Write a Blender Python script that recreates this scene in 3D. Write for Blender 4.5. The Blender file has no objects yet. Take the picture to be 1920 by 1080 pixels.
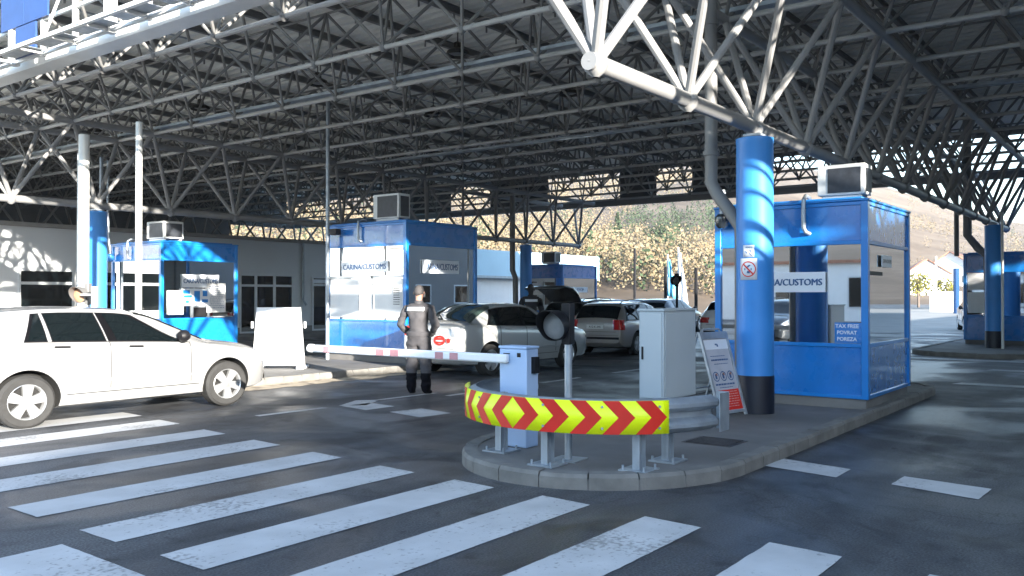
import bpy, bmesh, math, random
from mathutils import Vector, Matrix, noise
R = math.radians
SC = bpy.context.scene
COL = SC.collection
rnd = random.Random(7)
# ------------------------------------------------------------------ camera, sky, sun, exposure
# world x runs along the traffic lanes, world y across them to the left
cam = bpy.data.cameras.new('camera'); camo = bpy.data.objects.new('camera', cam); COL.objects.link(camo)
camo.location = (0, 0, 1.6)
camo.rotation_euler = (R(90.49), 0, R(36.87 - 90))
cam.lens = 30.94; cam.sensor_width = 36; cam.clip_start = .05; cam.clip_end = 5000
SC.camera = camo
SUN = Vector((-.345, -.915, .21)).normalized()
el = math.asin(SUN.z); az = math.atan2(SUN.x, SUN.y)
w = bpy.data.worlds.new('World'); SC.world = w; w.use_nodes = True
nt = w.node_tree; nt.nodes.clear()
sky = nt.nodes.new('ShaderNodeTexSky'); sky.sky_type = 'NISHITA'; sky.sun_disc = False
sky.sun_elevation = el; sky.sun_rotation = az; sky.altitude = 300; sky.air_density = 1.0; sky.dust_density = .6; sky.ozone_density = 1.5
bg = nt.nodes.new('ShaderNodeBackground'); bg.inputs[1].default_value = .15
wo = nt.nodes.new('ShaderNodeOutputWorld')
nt.links.new(sky.outputs[0], bg.inputs[0]); nt.links.new(bg.outputs[0], wo.inputs[0])
sl = bpy.data.lights.new('sun', 'SUN'); sl.energy = 5.0; sl.angle = R(.5); sl.color = (1, .93, .82)
so = bpy.data.objects.new('sun', sl); COL.objects.link(so); so.rotation_euler = SUN.to_track_quat('Z', 'Y').to_euler()
so.location = (0, 0, 60)
SC.view_settings.view_transform = 'Standard'; SC.view_settings.look = 'None'
SC.view_settings.exposure = 2.5; SC.view_settings.gamma = 1

# ------------------------------------------------------------------ helpers
def tag(o, label=None, cat=None, group=None, kind=None):
    if label: o['label'] = label
    if cat: o['category'] = cat
    if group: o['group'] = group
    if kind: o['kind'] = kind
    return o
def empty(name, loc, label, cat, rz=0, group=None):
    o = bpy.data.objects.new(name, None); COL.objects.link(o); o.empty_display_size = .3
    o.location = loc; o.rotation_euler = (0, 0, rz)
    return tag(o, label, cat, group)
def kids(o): return [c for c in bpy.data.objects if c.parent == o]
def copy_tree(o, parent=None):
    c = o.copy(); COL.objects.link(c); c.parent = parent
    for ch in kids(o): copy_tree(ch, c)
    return c
def lerp(a, b, t): return a + (b - a) * t
def interp(pts, x):
    if x <= pts[0][0]: return pts[0][1]
    if x >= pts[-1][0]: return pts[-1][1]
    for i in range(len(pts) - 1):
        x0, y0 = pts[i]; x1, y1 = pts[i + 1]
        if x0 <= x <= x1:
            t = (x - x0) / (x1 - x0)
            def sl_(j):
                if j <= 0 or j >= len(pts) - 1: return None
                a = (pts[j][1] - pts[j-1][1]) / (pts[j][0] - pts[j-1][0]); b = (pts[j+1][1] - pts[j][1]) / (pts[j+1][0] - pts[j][0])
                return 0 if a * b <= 0 else 2 * a * b / (a + b)
            d = (y1 - y0) / (x1 - x0); m0 = sl_(i); m1 = sl_(i + 1)
            m0 = d if m0 is None else m0; m1 = d if m1 is None else m1
            h = x1 - x0; t2 = t * t; t3 = t2 * t
            return (2*t3 - 3*t2 + 1) * y0 + (t3 - 2*t2 + t) * h * m0 + (-2*t3 + 3*t2) * y1 + (t3 - t2) * h * m1

class MB:
    def __init__(s): s.v = []; s.f = []; s.m = []; s.sm = []
    def add(s, vs, fs, mi=0, smooth=False):
        b = len(s.v); s.v += [tuple(p) for p in vs]
        for f in fs: s.f.append([b + i for i in f]); s.m.append(mi); s.sm.append(smooth)
        return s
    def box(s, x0, x1, y0, y1, z0, z1, mi=0, M=None):
        vs = [Vector((x, y, z)) for x in (x0, x1) for y in (y0, y1) for z in (z0, z1)]
        if M: vs = [M @ p for p in vs]
        return s.add(vs, [(0,1,3,2),(4,6,7,5),(0,4,5,1),(2,3,7,6),(0,2,6,4),(1,5,7,3)], mi)
    def tube(s, p, q, r, n=8, mi=0, r2=None, caps=True):
        p = Vector(p); q = Vector(q); d = q - p
        if d.length < 1e-6: return s
        d.normalize(); a = d.orthogonal().normalized(); b = d.cross(a)
        r2 = r if r2 is None else r2; vs = []
        for k in range(n):
            t = 2 * math.pi * k / n; e = a * math.cos(t) + b * math.sin(t)
            vs += [p + e * r, q + e * r2]
        fs = [(2*k, 2*((k+1) % n), 2*((k+1) % n)+1, 2*k+1) for k in range(n)]
        s.add(vs, fs, mi, True)
        if caps: s.add([vs[2*k] for k in range(n)], [tuple(reversed(range(n)))], mi); s.add([vs[2*k+1] for k in range(n)], [tuple(range(n))], mi)
        return s
    def path(s, pts, r, n=8, mi=0, caps=True):
        pts = [Vector(p) for p in pts]; vs = []; up = None
        for i, p in enumerate(pts):
            d = (pts[min(i+1, len(pts)-1)] - pts[max(i-1, 0)]).normalized()
            if up is None: a = d.orthogonal().normalized()
            else: a = (up - d * up.dot(d)).normalized()
            up = a; b = d.cross(a)
            rr = r[i] if isinstance(r, (list, tuple)) else r
            for k in range(n):
                t = 2 * math.pi * k / n; vs.append(p + (a * math.cos(t) + b * math.sin(t)) * rr)
        fs = []
        for i in range(len(pts)-1):
            for k in range(n): fs.append((i*n+k, i*n+(k+1) % n, (i+1)*n+(k+1) % n, (i+1)*n+k))
        s.add(vs, fs, mi, True)
        if caps:
            s.add(vs[:n], [tuple(reversed(range(n)))], mi); s.add(vs[-n:], [tuple(range(n))], mi)
        return s
    def lathe(s, prof, c=(0,0,0), n=32, axis='z', mi=0, smooth=True, M=None):
        vs = []
        for (r, h) in prof:
            for k in range(n):
                t = 2 * math.pi * k / n; x, y = r * math.cos(t), r * math.sin(t)
                p = Vector((x, y, h)) if axis == 'z' else (Vector((x, h, y)) if axis == 'y' else Vector((h, x, y)))
                vs.append((M @ p if M else p) + Vector(c))
        fs = [(i*n+k, i*n+(k+1) % n, (i+1)*n+(k+1) % n, (i+1)*n+k) for i in range(len(prof)-1) for k in range(n)]
        return s.add(vs, fs, mi, smooth)
    def prism(s, poly, z0, z1, mi=0, mi_side=None, M=None):
        n = len(poly); vs = [Vector((p[0], p[1], z0)) for p in poly] + [Vector((p[0], p[1], z1)) for p in poly]
        if M: vs = [M @ p for p in vs]
        s.add(vs, [tuple(range(n, 2*n)), tuple(reversed(range(n)))], mi)
        s.add(vs, [(i, (i+1) % n, n+(i+1) % n, n+i) for i in range(n)], mi if mi_side is None else mi_side)
        return s
    def quad(s, a, b, c, d, mi=0): return s.add([a, b, c, d], [(0,1,2,3)], mi)
    def sub(s, o, mi=0, fn=None):
        vs = o.v if fn is None else [fn(p) for p in o.v]
        b = len(s.v); s.v += [tuple(p) for p in vs]
        for f in o.f: s.f.append([b + i for i in f]); s.m.append(mi); s.sm.append(False)
        return s
    def build(s, name, mats, parent=None, bevel=0, recalc=True, angle=35, solid=0):
        me = bpy.data.meshes.new(name); me.from_pydata(s.v, [], s.f)
        if not isinstance(mats, (list, tuple)): mats = [mats]
        for m in mats: me.materials.append(m)
        me.polygons.foreach_set('material_index', [min(i, len(mats)-1) for i in s.m])
        if recalc:
            bm = bmesh.new(); bm.from_mesh(me); bmesh.ops.recalc_face_normals(bm, faces=bm.faces); bm.to_mesh(me); bm.free()
        me.polygons.foreach_set('use_smooth', [True] * len(me.polygons)); me.set_sharp_from_angle(angle=R(angle))
        me.update()
        o = bpy.data.objects.new(name, me); COL.objects.link(o)
        if parent: o.parent = parent
        if solid: md = o.modifiers.new('s', 'SOLIDIFY'); md.thickness = solid; md.offset = 0
        if bevel:
            md = o.modifiers.new('b', 'BEVEL'); md.width = bevel; md.segments = 2; md.limit_method = 'ANGLE'; md.angle_limit = R(40)
        return o

def text_mb(txt, height, bold=.0, ext=.0, spacing=1.0):
    cu = bpy.data.curves.new('t', 'FONT'); cu.body = txt; cu.size = 1; cu.offset = bold; cu.extrude = 0; cu.space_character = spacing; cu.resolution_u = 3
    ob = bpy.data.objects.new('t', cu); COL.objects.link(ob)
    dg = bpy.context.evaluated_depsgraph_get(); me = ob.evaluated_get(dg).to_mesh()
    m = MB(); vs = [tuple(v.co) for v in me.vertices]; fs = [tuple(p.vertices) for p in me.polygons]
    ob.evaluated_get(dg).to_mesh_clear(); bpy.data.objects.remove(ob); bpy.data.curves.remove(cu)
    x0 = min(v[0] for v in vs); x1 = max(v[0] for v in vs); y0 = min(v[1] for v in vs); y1 = max(v[1] for v in vs); k = height / (y1 - y0)
    m.add([((v[0]-(x0+x1)/2)*k, (v[1]-(y0+y1)/2)*k, 0) for v in vs], fs)
    m.w = (x1-x0)*k
    return m

# ------------------------------------------------------------------ materials
def mat(name, col, rough=.5, metal=0, var=.0, vscale=3, bump=0, bscale=60, spec=.5, coat=0, col2=None, c2scale=1, c2lo=.45, c2hi=.6, rvar=0, emis=None):
    m = bpy.data.materials.new(name); m.use_nodes = True; n = m.node_tree; b = n.nodes['Principled BSDF']
    b.inputs['Roughness'].default_value = rough; b.inputs['Metallic'].default_value = metal
    b.inputs['Specular IOR Level'].default_value = spec; b.inputs['Coat Weight'].default_value = coat; b.inputs['Coat Roughness'].default_value = .04
    b.inputs['Base Color'].default_value = (*col, 1)
    tc = n.nodes.new('ShaderNodeTexCoord'); last = None
    def nz(scale, det=5):
        t = n.nodes.new('ShaderNodeTexNoise'); t.inputs['Scale'].default_value = scale; t.inputs['Detail'].default_value = det
        n.links.new(tc.outputs['Object'], t.inputs['Vector']); return t
    if col2 is not None:
        t = nz(c2scale, 6); mr = n.nodes.new('ShaderNodeMapRange'); mr.inputs[1].default_value = c2lo; mr.inputs[2].default_value = c2hi
        n.links.new(t.outputs[0], mr.inputs[0]); mx = n.nodes.new('ShaderNodeMix'); mx.data_type = 'RGBA'
        mx.inputs[6].default_value = (*col, 1); mx.inputs[7].default_value = (*col2, 1); n.links.new(mr.outputs[0], mx.inputs[0]); last = mx.outputs[2]
    if var:
        t = nz(vscale, 8); mr = n.nodes.new('ShaderNodeMapRange'); mr.inputs[1].default_value = .25; mr.inputs[2].default_value = .75
        mr.inputs[3].default_value = 1 - var; mr.inputs[4].default_value = 1 + var; n.links.new(t.outputs[0], mr.inputs[0])
        mu = n.nodes.new('ShaderNodeVectorMath'); mu.operation = 'SCALE'
        if last: n.links.new(last, mu.inputs[0])
        else: mu.inputs[0].default_value = col
        n.links.new(mr.outputs[0], mu.inputs['Scale']); last = mu.outputs[0]
    if last: n.links.new(last, b.inputs['Base Color'])
    if rvar:
        t = nz(vscale * 1.7, 4); mr = n.nodes.new('ShaderNodeMapRange'); mr.inputs[1].default_value = .3; mr.inputs[2].default_value = .7
        mr.inputs[3].default_value = max(.02, rough - rvar); mr.inputs[4].default_value = rough + rvar; n.links.new(t.outputs[0], mr.inputs[0]); n.links.new(mr.outputs[0], b.inputs['Roughness'])
    if bump:
        t = nz(bscale, 4); bp = n.nodes.new('ShaderNodeBump'); bp.inputs['Strength'].default_value = bump; bp.inputs['Distance'].default_value = .01
        n.links.new(t.outputs[0], bp.inputs['Height']); n.links.new(bp.outputs[0], b.inputs['Normal'])
    if emis: b.inputs['Emission Color'].default_value = (*emis[0], 1); b.inputs['Emission Strength'].default_value = emis[1]
    return m
BLUE = (.006, .155, .50)
M = dict(
    blue=mat('blue_paint', BLUE, .28, 0, .12, 3, rvar=.03, spec=.6, coat=1, bump=.03, bscale=3),
    bluecol=mat('blue_cladding', (.035, .225, .60), .45, 0, .08, 2, coat=.1),
    blueframe=mat('blue_frame', (.008, .18, .54), .3, 0, .08, 3, coat=.3),
    darkbase=mat('dark_base_paint', (.006, .009, .02), .45, 0, .3, 4),
    tsteel=mat('truss_steel', (.22, .22, .22), .5, 0, .15, 1.5),
    chord=mat('chord_highlight_steel', (.34, .34, .33), .5, 0, .12, 1.2),  # lighter grey puts the lower chord's highlight into the colour
    sheetblue=mat('faded_blue_sheet', (.015, .055, .20), .5, 0, .12, 3),
    steel=mat('painted_steel', (.17, .17, .168), .5, 0, .12, 1.2),
    steelw=mat('white_painted_steel', (.62, .63, .62), .4, .1, .1, 2),
    galv=mat('galvanised_steel', (.32, .36, .40), .45, .55, .22, 6, rvar=.12),
    deck=mat('roof_sheet', (.74, .74, .70), .6, 0, .12, .7),
    purlin=mat('purlin_steel', (.16, .16, .16), .5, .2, .15, 1),
    white=mat('white_paint', (.72, .73, .74), .4, 0, .05, 3),
    cabinet=mat('cabinet_grey', (.38, .43, .46), .42, 0, .05, 2, spec=.4),
    barrierw=mat('barrier_housing', (.36, .49, .70), .4, 0, .05, 3),
    rail_red=mat('faded_red', (.42, .20, .22), .5, 0, .1, 9),
    red=mat('reflective_red', (.56, .014, .006), .38, 0, .10, 8),
    yellow=mat('reflective_yellow', (.80, .92, .005), .38, 0, .05, 8),
    black=mat('black_plastic', (.008, .008, .010), .5, 0, .2, 5, spec=.25),
    rubber=mat('rubber', (.022, .022, .022), .8, 0, .25, 9),
    lensgrey=mat('unlit_lens', (.17, .175, .18), .35, 0, .1, 12),
    concrete=mat('concrete', (.155, .15, .145), .85, 0, .25, 2.2, bump=.4, bscale=35, col2=(.09, .088, .085), c2scale=1.1, c2lo=.5, c2hi=.68),
    kerb=mat('kerb_stone', (.15, .145, .135), .85, 0, .28, 5, bump=.4, bscale=40),
    signwhite=mat('sign_white', (.66, .70, .76), .4),
    signtext=mat('sign_blue_text', (.03, .09, .22), .5),
    paper=mat('paper', (.7, .7, .7), .7, 0, .06, 9),
    tin=mat('grate_iron', (.05, .045, .045), .6, .4, .3, 10, bump=.5, bscale=30),
    wall=mat('plaster_wall', (.50, .50, .49), .8, 0, .06, .8, bump=.1, bscale=20),
    wallg=mat('grey_cladding', (.60, .62, .64), .6, 0, .05, .6),
    hallwall=mat('dark_grey_cladding', (.13, .13, .135), .7, 0, .1, .6),
    rust=mat('warm_reflector', (.40, .22, .13), .4, 0, .2, 9),
    roofing=mat('roof_edge', (.25, .24, .23), .7, 0, .15, 3),
    acwhite=mat('ac_casing', (.62, .63, .62), .5, 0, .05, 5),
    acdark=mat('ac_grille', (.03, .035, .045), .5, .2, .3, 14),
    frame_w=mat('window_frame_white', (.58, .60, .62), .45, 0, .04, 3),
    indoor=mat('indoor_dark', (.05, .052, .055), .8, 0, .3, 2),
    rim=mat('alloy', (.55, .56, .57), .3, .75, .1, 10),
    arch=mat('wheel_arch', (.008, .008, .008), .9),
    plate=mat('number_plate', (.6, .6, .58), .4),
    tail=mat('tail_lamp', (.45, .008, .006), .15, 0, .1, 10, coat=.8),
    headl=mat('head_lamp', (.55, .58, .62), .08, .3, .2, 20, coat=1),
    chrome=mat('chrome', (.7, .7, .7), .12, 1),
    silver=mat('silver_metallic', (.46, .465, .47), .27, .55, .03, 4, coat=.8),
    champagne=mat('pale_metallic', (.46, .47, .47), .27, .35, .03, 4, coat=.8),
    warmsilver=mat('warm_silver_metallic', (.40, .37, .34), .28, .5, .03, 4, coat=.8),
    darkpaint=mat('dark_grey_paint', (.035, .045, .055), .25, .3, .03, 4, coat=.9),
    bluecar=mat('blue_car_paint', (.02, .08, .22), .25, .3, .03, 4, coat=.9),
    whitecar=mat('white_car_paint', (.68, .69, .70), .28, 0, .03, 4, coat=.8),
    skin=mat('skin', (.34, .19, .14), .55, 0, .1, 20),
    hair=mat('short_grey_hair', (.05, .045, .045), .8, 0, .35, 60, bump=.5, bscale=120),
    uniform=mat('grey_uniform', (.048, .046, .051), .85, 0, .18, 9, bump=.5, bscale=14),
    uniform_d=mat('dark_uniform', (.010, .011, .016), .8, 0, .3, 9, bump=.3, bscale=20),
    boots_shin_shade=mat('boots_shin_shade', (.004, .004, .006), .8, 0, .2, 9, spec=.1),
    bark=mat('bark', (.13, .10, .08), .9, 0, .3, 4),
    banner_b=mat('blue_flag', (.10, .42, .62), .7, 0, .1, 3),
    terracotta=mat('roof_tiles', (.35, .16, .10), .8, 0, .2, 2),
)
def glass(name, gl=.5, tint=(.35, .4, .42), rough=.015, gcol=(.75, .78, .8)):
    m = bpy.data.materials.new(name); m.use_nodes = True; n = m.node_tree; n.nodes.clear()
    o = n.nodes.new('ShaderNodeOutputMaterial'); g = n.nodes.new('ShaderNodeBsdfGlossy'); t = n.nodes.new('ShaderNodeBsdfTransparent'); x = n.nodes.new('ShaderNodeMixShader')
    g.inputs['Color'].default_value = (*gcol, 1); g.inputs['Roughness'].default_value = rough; t.inputs['Color'].default_value = (*tint, 1)
    lw = n.nodes.new('ShaderNodeLayerWeight'); lw.inputs[0].default_value = .35
    mr = n.nodes.new('ShaderNodeMapRange'); mr.inputs[3].default_value = gl; mr.inputs[4].default_value = 1
    n.links.new(lw.outputs['Fresnel'], mr.inputs[0]); n.links.new(mr.outputs[0], x.inputs[0])
    n.links.new(t.outputs[0], x.inputs[1]); n.links.new(g.outputs[0], x.inputs[2]); n.links.new(x.outputs[0], o.inputs[0])
    return m
M['mirror'] = glass('mirror_glass', .78, (.3, .34, .36))
M['glass'] = glass('window_glass', .25, (.35, .4, .4), gcol=(.8, .85, .85))
M['carglass'] = mat('tinted_car_glass', (.003, .005, .006), .04, 0, spec=.3)
M['pillar'] = mat('pillar_black', (.004, .004, .005), .3, 0, spec=.12)
M['greenglass'] = mat('green_tinted_glass', (.03, .05, .045), .05, 0, spec=.9, coat=1)

def asphalt():
    m = bpy.data.materials.new('asphalt'); m.use_nodes = True; n = m.node_tree; b = n.nodes['Principled BSDF']; L = n.links.new
    tc = n.nodes.new('ShaderNodeTexCoord')
    def nz(s, d=6, dist=0):
        t = n.nodes.new('ShaderNodeTexNoise'); t.inputs['Scale'].default_value = s; t.inputs['Detail'].default_value = d; t.inputs['Distortion'].default_value = dist
        L(tc.outputs['Object'], t.inputs['Vector']); return t.outputs[0]
    def ramp(src, a, c0, c, c1):
        r = n.nodes.new('ShaderNodeValToRGB'); r.color_ramp.elements[0].position = a; r.color_ramp.elements[1].position = c
        r.color_ramp.elements[0].color = (*c0, 1); r.color_ramp.elements[1].color = (*c1, 1); L(src, r.inputs[0]); return r.outputs[0]
    big = ramp(nz(.35, 5, .6), .38, (.041, .045, .052), .66, (.074, .075, .078))
    patch = ramp(nz(.9, 3, 1.5), .55, (1, 1, 1), .64, (.55, .55, .57))
    fine = ramp(nz(62, 5), .36, (.50, .50, .50), .66, (1.6, 1.6, 1.6))
    mx = n.nodes.new('ShaderNodeMix'); mx.data_type = 'RGBA'; mx.blend_type = 'MULTIPLY'; mx.inputs[0].default_value = 1; L(big, mx.inputs[6]); L(patch, mx.inputs[7])
    m2 = n.nodes.new('ShaderNodeMix'); m2.data_type = 'RGBA'; m2.blend_type = 'MULTIPLY'; m2.inputs[0].default_value = 1; L(mx.outputs[2], m2.inputs[6]); L(fine, m2.inputs[7])
    mp = n.nodes.new('ShaderNodeMapping'); mp.inputs['Scale'].default_value = (.10, 1.5, 1); L(tc.outputs['Object'], mp.inputs['Vector'])
    ts = n.nodes.new('ShaderNodeTexNoise'); ts.inputs['Scale'].default_value = 1.6; ts.inputs['Detail'].default_value = 6; L(mp.outputs[0], ts.inputs['Vector'])
    m3 = n.nodes.new('ShaderNodeMix'); m3.data_type = 'RGBA'; m3.blend_type = 'MULTIPLY'; m3.inputs[0].default_value = 1; L(m2.outputs[2], m3.inputs[6]); L(ramp(ts.outputs[0], .36, (.68, .68, .69), .62, (1.2, 1.2, 1.2)), m3.inputs[7])
    m4 = n.nodes.new('ShaderNodeMix'); m4.data_type = 'RGBA'; m4.blend_type = 'MULTIPLY'; m4.inputs[0].default_value = 1; L(m3.outputs[2], m4.inputs[6]); L(ramp(nz(4.5, 2, .4), .27, (.45, .45, .46), .36, (1, 1, 1)), m4.inputs[7])
    vo = n.nodes.new('ShaderNodeTexVoronoi'); vo.feature = 'DISTANCE_TO_EDGE'; vo.inputs['Scale'].default_value = .33; dv = n.nodes.new('ShaderNodeTexNoise'); dv.inputs['Scale'].default_value = 2.5; dv.inputs['Detail'].default_value = 6
    L(tc.outputs['Object'], dv.inputs['Vector']); ad = n.nodes.new('ShaderNodeVectorMath'); ad.operation = 'ADD'; L(tc.outputs['Object'], ad.inputs[0]); L(dv.outputs['Color'], ad.inputs[1]); L(ad.outputs[0], vo.inputs['Vector'])
    m5 = n.nodes.new('ShaderNodeMix'); m5.data_type = 'RGBA'; m5.blend_type = 'MULTIPLY'; m5.inputs[0].default_value = 1; L(m4.outputs[2], m5.inputs[6]); L(ramp(vo.outputs['Distance'], .0015, (.45, .45, .45), .006, (1, 1, 1)), m5.inputs[7])
    L(m5.outputs[2], b.inputs['Base Color'])
    rr = n.nodes.new('ShaderNodeMapRange'); rr.inputs[1].default_value = .42; rr.inputs[2].default_value = .6; rr.inputs[3].default_value = .42; rr.inputs[4].default_value = .72
    L(nz(.55, 4, 1.0), rr.inputs[0]); L(rr.outputs[0], b.inputs['Roughness'])
    bp = n.nodes.new('ShaderNodeBump'); bp.inputs['Strength'].default_value = .55; bp.inputs['Distance'].default_value = .006; L(nz(90, 4), bp.inputs['Height']); L(bp.outputs[0], b.inputs['Normal'])
    return m
M['asphalt'] = asphalt()
def paint():
    m = bpy.data.materials.new('road_paint'); m.use_nodes = True; n = m.node_tree; b = n.nodes['Principled BSDF']; L = n.links.new
    tc = n.nodes.new('ShaderNodeTexCoord')
    def nz(s, d=6):
        t = n.nodes.new('ShaderNodeTexNoise'); t.inputs['Scale'].default_value = s; t.inputs['Detail'].default_value = d; L(tc.outputs['Object'], t.inputs['Vector']); return t.outputs[0]
    a = n.nodes.new('ShaderNodeMath'); a.operation = 'MULTIPLY'; L(nz(1.1, 3), a.inputs[0]); L(nz(26, 7), a.inputs[1])
    r = n.nodes.new('ShaderNodeValToRGB'); r.color_ramp.elements[0].position = .145; r.color_ramp.elements[1].position = .20
    r.color_ramp.elements[0].color = (.24, .24, .24, 1); r.color_ramp.elements[1].color = (.46, .465, .47, 1); L(a.outputs[0], r.inputs[0])
    v = n.nodes.new('ShaderNodeMapRange'); v.inputs[1].default_value = .3; v.inputs[2].default_value = .7; v.inputs[3].default_value = .82; v.inputs[4].default_value = 1.08; L(nz(2.3, 6), v.inputs[0])
    mu = n.nodes.new('ShaderNodeVectorMath'); mu.operation = 'SCALE'; L(r.outputs[0], mu.inputs[0]); L(v.outputs[0], mu.inputs['Scale']); L(mu.outputs[0], b.inputs['Base Color'])
    b.inputs['Roughness'].default_value = .6
    return m
M['paint'] = paint()

# ------------------------------------------------------------------ terrain
def ridge(a):   # azimuth (deg, positive to the right of the view) -> tangent of the ridge elevation
    return interp([(-180, .11), (-100, .10), (-112, .10), (-106, .02), (-80, .02), (-70, .10), (-60, .12), (-30, .135), (0, .138), (14, .146), (20, .135), (24, .110), (28, .085), (31, .068), (36, .075), (50, .10), (90, .12), (180, .11)], a)
def foot(a): return interp([(-180, 120), (-60, 100), (-20, 80), (10, 80), (18, 110), (24, 170), (40, 170), (90, 130), (180, 120)], a)
def ground_h(u, v):
    r = math.hypot(u, v); a = math.degrees(math.atan2(.6*u - .8*v, .8*u + .6*v)); f = foot(a)
    if r <= f: return 0
    t = min(1, (r - f) / (600 - f)); h = ridge(a) * 600 * (t ** 1.05)
    nn = noise.noise(Vector((u * .008, v * .008, 0))) * 12 + noise.noise(Vector((u * .03, v * .03, 3))) * 3.5
    return max(0, h + nn * min(1, t * 3) * (1 - .6 * t) )
def hill_mat():
    m = bpy.data.materials.new('autumn_hillside'); m.use_nodes = True; n = m.node_tree; b = n.nodes['Principled BSDF']; L = n.links.new
    tc = n.nodes.new('ShaderNodeTexCoord')
    t = n.nodes.new('ShaderNodeTexNoise'); t.inputs['Scale'].default_value = .035; t.inputs['Detail'].default_value = 9; t.inputs['Roughness'].default_value = .7; L(tc.outputs['Object'], t.inputs['Vector'])
    r = n.nodes.new('ShaderNodeValToRGB'); e = r.color_ramp.elements; e[0].position = .3; e[0].color = (.075, .058, .042, 1); e[1].position = .7; e[1].color = (.19, .155, .12, 1)
    x = e.new(.5); x.color = (.13, .10, .075, 1); L(t.outputs[0], r.inputs[0]); L(r.outputs[0], b.inputs['Base Color']); b.inputs['Roughness'].default_value = .95; b.inputs['Specular IOR Level'].default_value = .1
    return m
M['hill'] = hill_mat()
g = MB(); NA = 150; rings = [70, 85, 100, 120, 145, 170, 200, 240, 280, 320, 370, 420, 480, 540, 600, 700, 900]
for r in rings:
    for k in range(NA):
        a = 2 * math.pi * k / NA; u, v = r * math.cos(a), r * math.sin(a); h = ground_h(u, v)
        if r > 600: h = h * (1 - (r - 600) / 900)
        g.v.append((u, v, h - (.3 if h < .3 else 0)))
for i in range(len(rings) - 1):
    for k in range(NA): g.f.append([i*NA+k, i*NA+(k+1) % NA, (i+1)*NA+(k+1) % NA, (i+1)*NA+k]); g.m.append(0); g.sm.append(True)
tag(g.build('hill', M['hill'], angle=60), kind='structure')
g = MB()
N = 96
g.add([(0, 0, 0)] + [(2500*math.cos(2*math.pi*k/N), 2500*math.sin(2*math.pi*k/N), 0) for k in range(N)], [(0, k+1, (k+1) % N + 1) for k in range(N)])
tag(g.build('ground', M['asphalt']), kind='structure')

# ------------------------------------------------------------------ road markings
def marking(quads, name='road_marking'):
    m = MB()
    for q in quads:
        pts = []
        for a, b in zip(q, q[1:] + q[:1]):
            L_ = math.dist(a, b); k = max(1, int(L_ / .07))
            for i in range(k): pts.append((lerp(a[0], b[0], i / k) + rnd.uniform(-.003, .003), lerp(a[1], b[1], i / k) + rnd.uniform(-.003, .003), .004))
        m.add(pts, [tuple(range(len(pts)))])
    return tag(m.build(name, M['paint']), kind='structure')
zt = [11.5, 10.42, 9.24, 8.14, 7.03, 5.96, 4.99, 4.03, 3.06, 2.09, 1.12, .15]
zb = [10.95, 9.89, 8.75, 7.63, 6.55, 5.48, 4.52, 3.56, 2.6, 1.62, .66, -.3]
zr = [6.45, 6.34, 6.2, 6.09, 5.98, 5.88, 5.82, 5.78, 5.68, 5.57, 5.48, 5.4]
marking([[(3.04, a), (3.03, b), (r - .04, b), (r, a)] for a, b, r in zip(zt, zb, zr)], 'zebra_crossing')
marking([[(-.5, 5.71), (-.5, 4.7), (2.77, 4.68), (2.8, 5.71)]])
marking([[(7.32, 9.78), (7.32, 9.66), (8.45, 9.6), (8.42, 9.72)], [(8.7, 9.66), (9.3, 9.95), (9.6, 9.72), (9.0, 9.4)][::-1],
         [(8.52, 7.9), (9.08, 7.84), (9.2, 8.5), (8.66, 8.6)], [(8.6, 9.0), (9.15, 8.98), (9.22, 9.55), (8.7, 9.6)],
         [(9.5, 9.78), (9.5, 9.68), (10.8, 9.62), (10.78, 9.72)]])
marking([[(8.04, 3.08), (7.9, 2.37), (8.35, 2.37), (8.5, 3.05)], [(7.89, 1.91), (7.72, 1.22), (8.2, 1.2), (8.31, 1.9)], [(7.6, .9), (7.45, .2), (7.9, .2), (8.05, .9)]])
q = []
for k in range(9): u = 10.6 + k * 2.6; q.append([(u, 9.3), (u, 9.18), (u + 1.3, 9.18), (u + 1.3, 9.3)])
for k in range(14): u = 16.0 + k * 2.2; q.append([(u, 1.0), (u, .86), (u + 1.1, .86), (u + 1.1, 1.0)])
for k in range(5): u = 17.5 + k * 3.6; q.append([(u, 3.2), (u, 1.6), (u + .4, 1.5), (u + .4, 3.1)])
q.append([(24, 9.5), (24, 1), (24.5, 1), (24.5, 9.5)])
marking(q)
# small grass-free litter / leaf debris strips by the kerb
g = MB(); g.add([(41, -30, .003), (110, -30, .003), (110, 26, .003), (41, 26, .003)], [(0, 1, 2, 3)]); tag(g.build('sunlit_ground', mat('sunlit_ground_tone', (.26, .25, .23), .85, 0, .15, .6)), kind='structure')  # paler sheet paints the sunlit look of the far asphalt
def sandy():
    g = MB(); r = random.Random(3); n = 34; pts = []
    for k in range(n): u = lerp(7.6, 14.6, k / (n - 1)); pts.append((u, 12.97, .006))
    for k in range(n): u = lerp(14.6, 7.6, k / (n - 1)); pts.append((u, 12.35 + .22 * noise.noise(Vector((u * 1.3, 0, 0))) + r.uniform(-.05, .05) + (.35 if k in (0, n-1) else 0), .006))
    g.add(pts, [tuple(range(len(pts)))]); tag(g.build('sand', mat('kerbside_sand', (.40, .34, .26), .95, 0, .3, 6, col2=(.14, .12, .10), c2scale=2.5, c2lo=.52, c2hi=.6)), kind='structure')
sandy()
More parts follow.
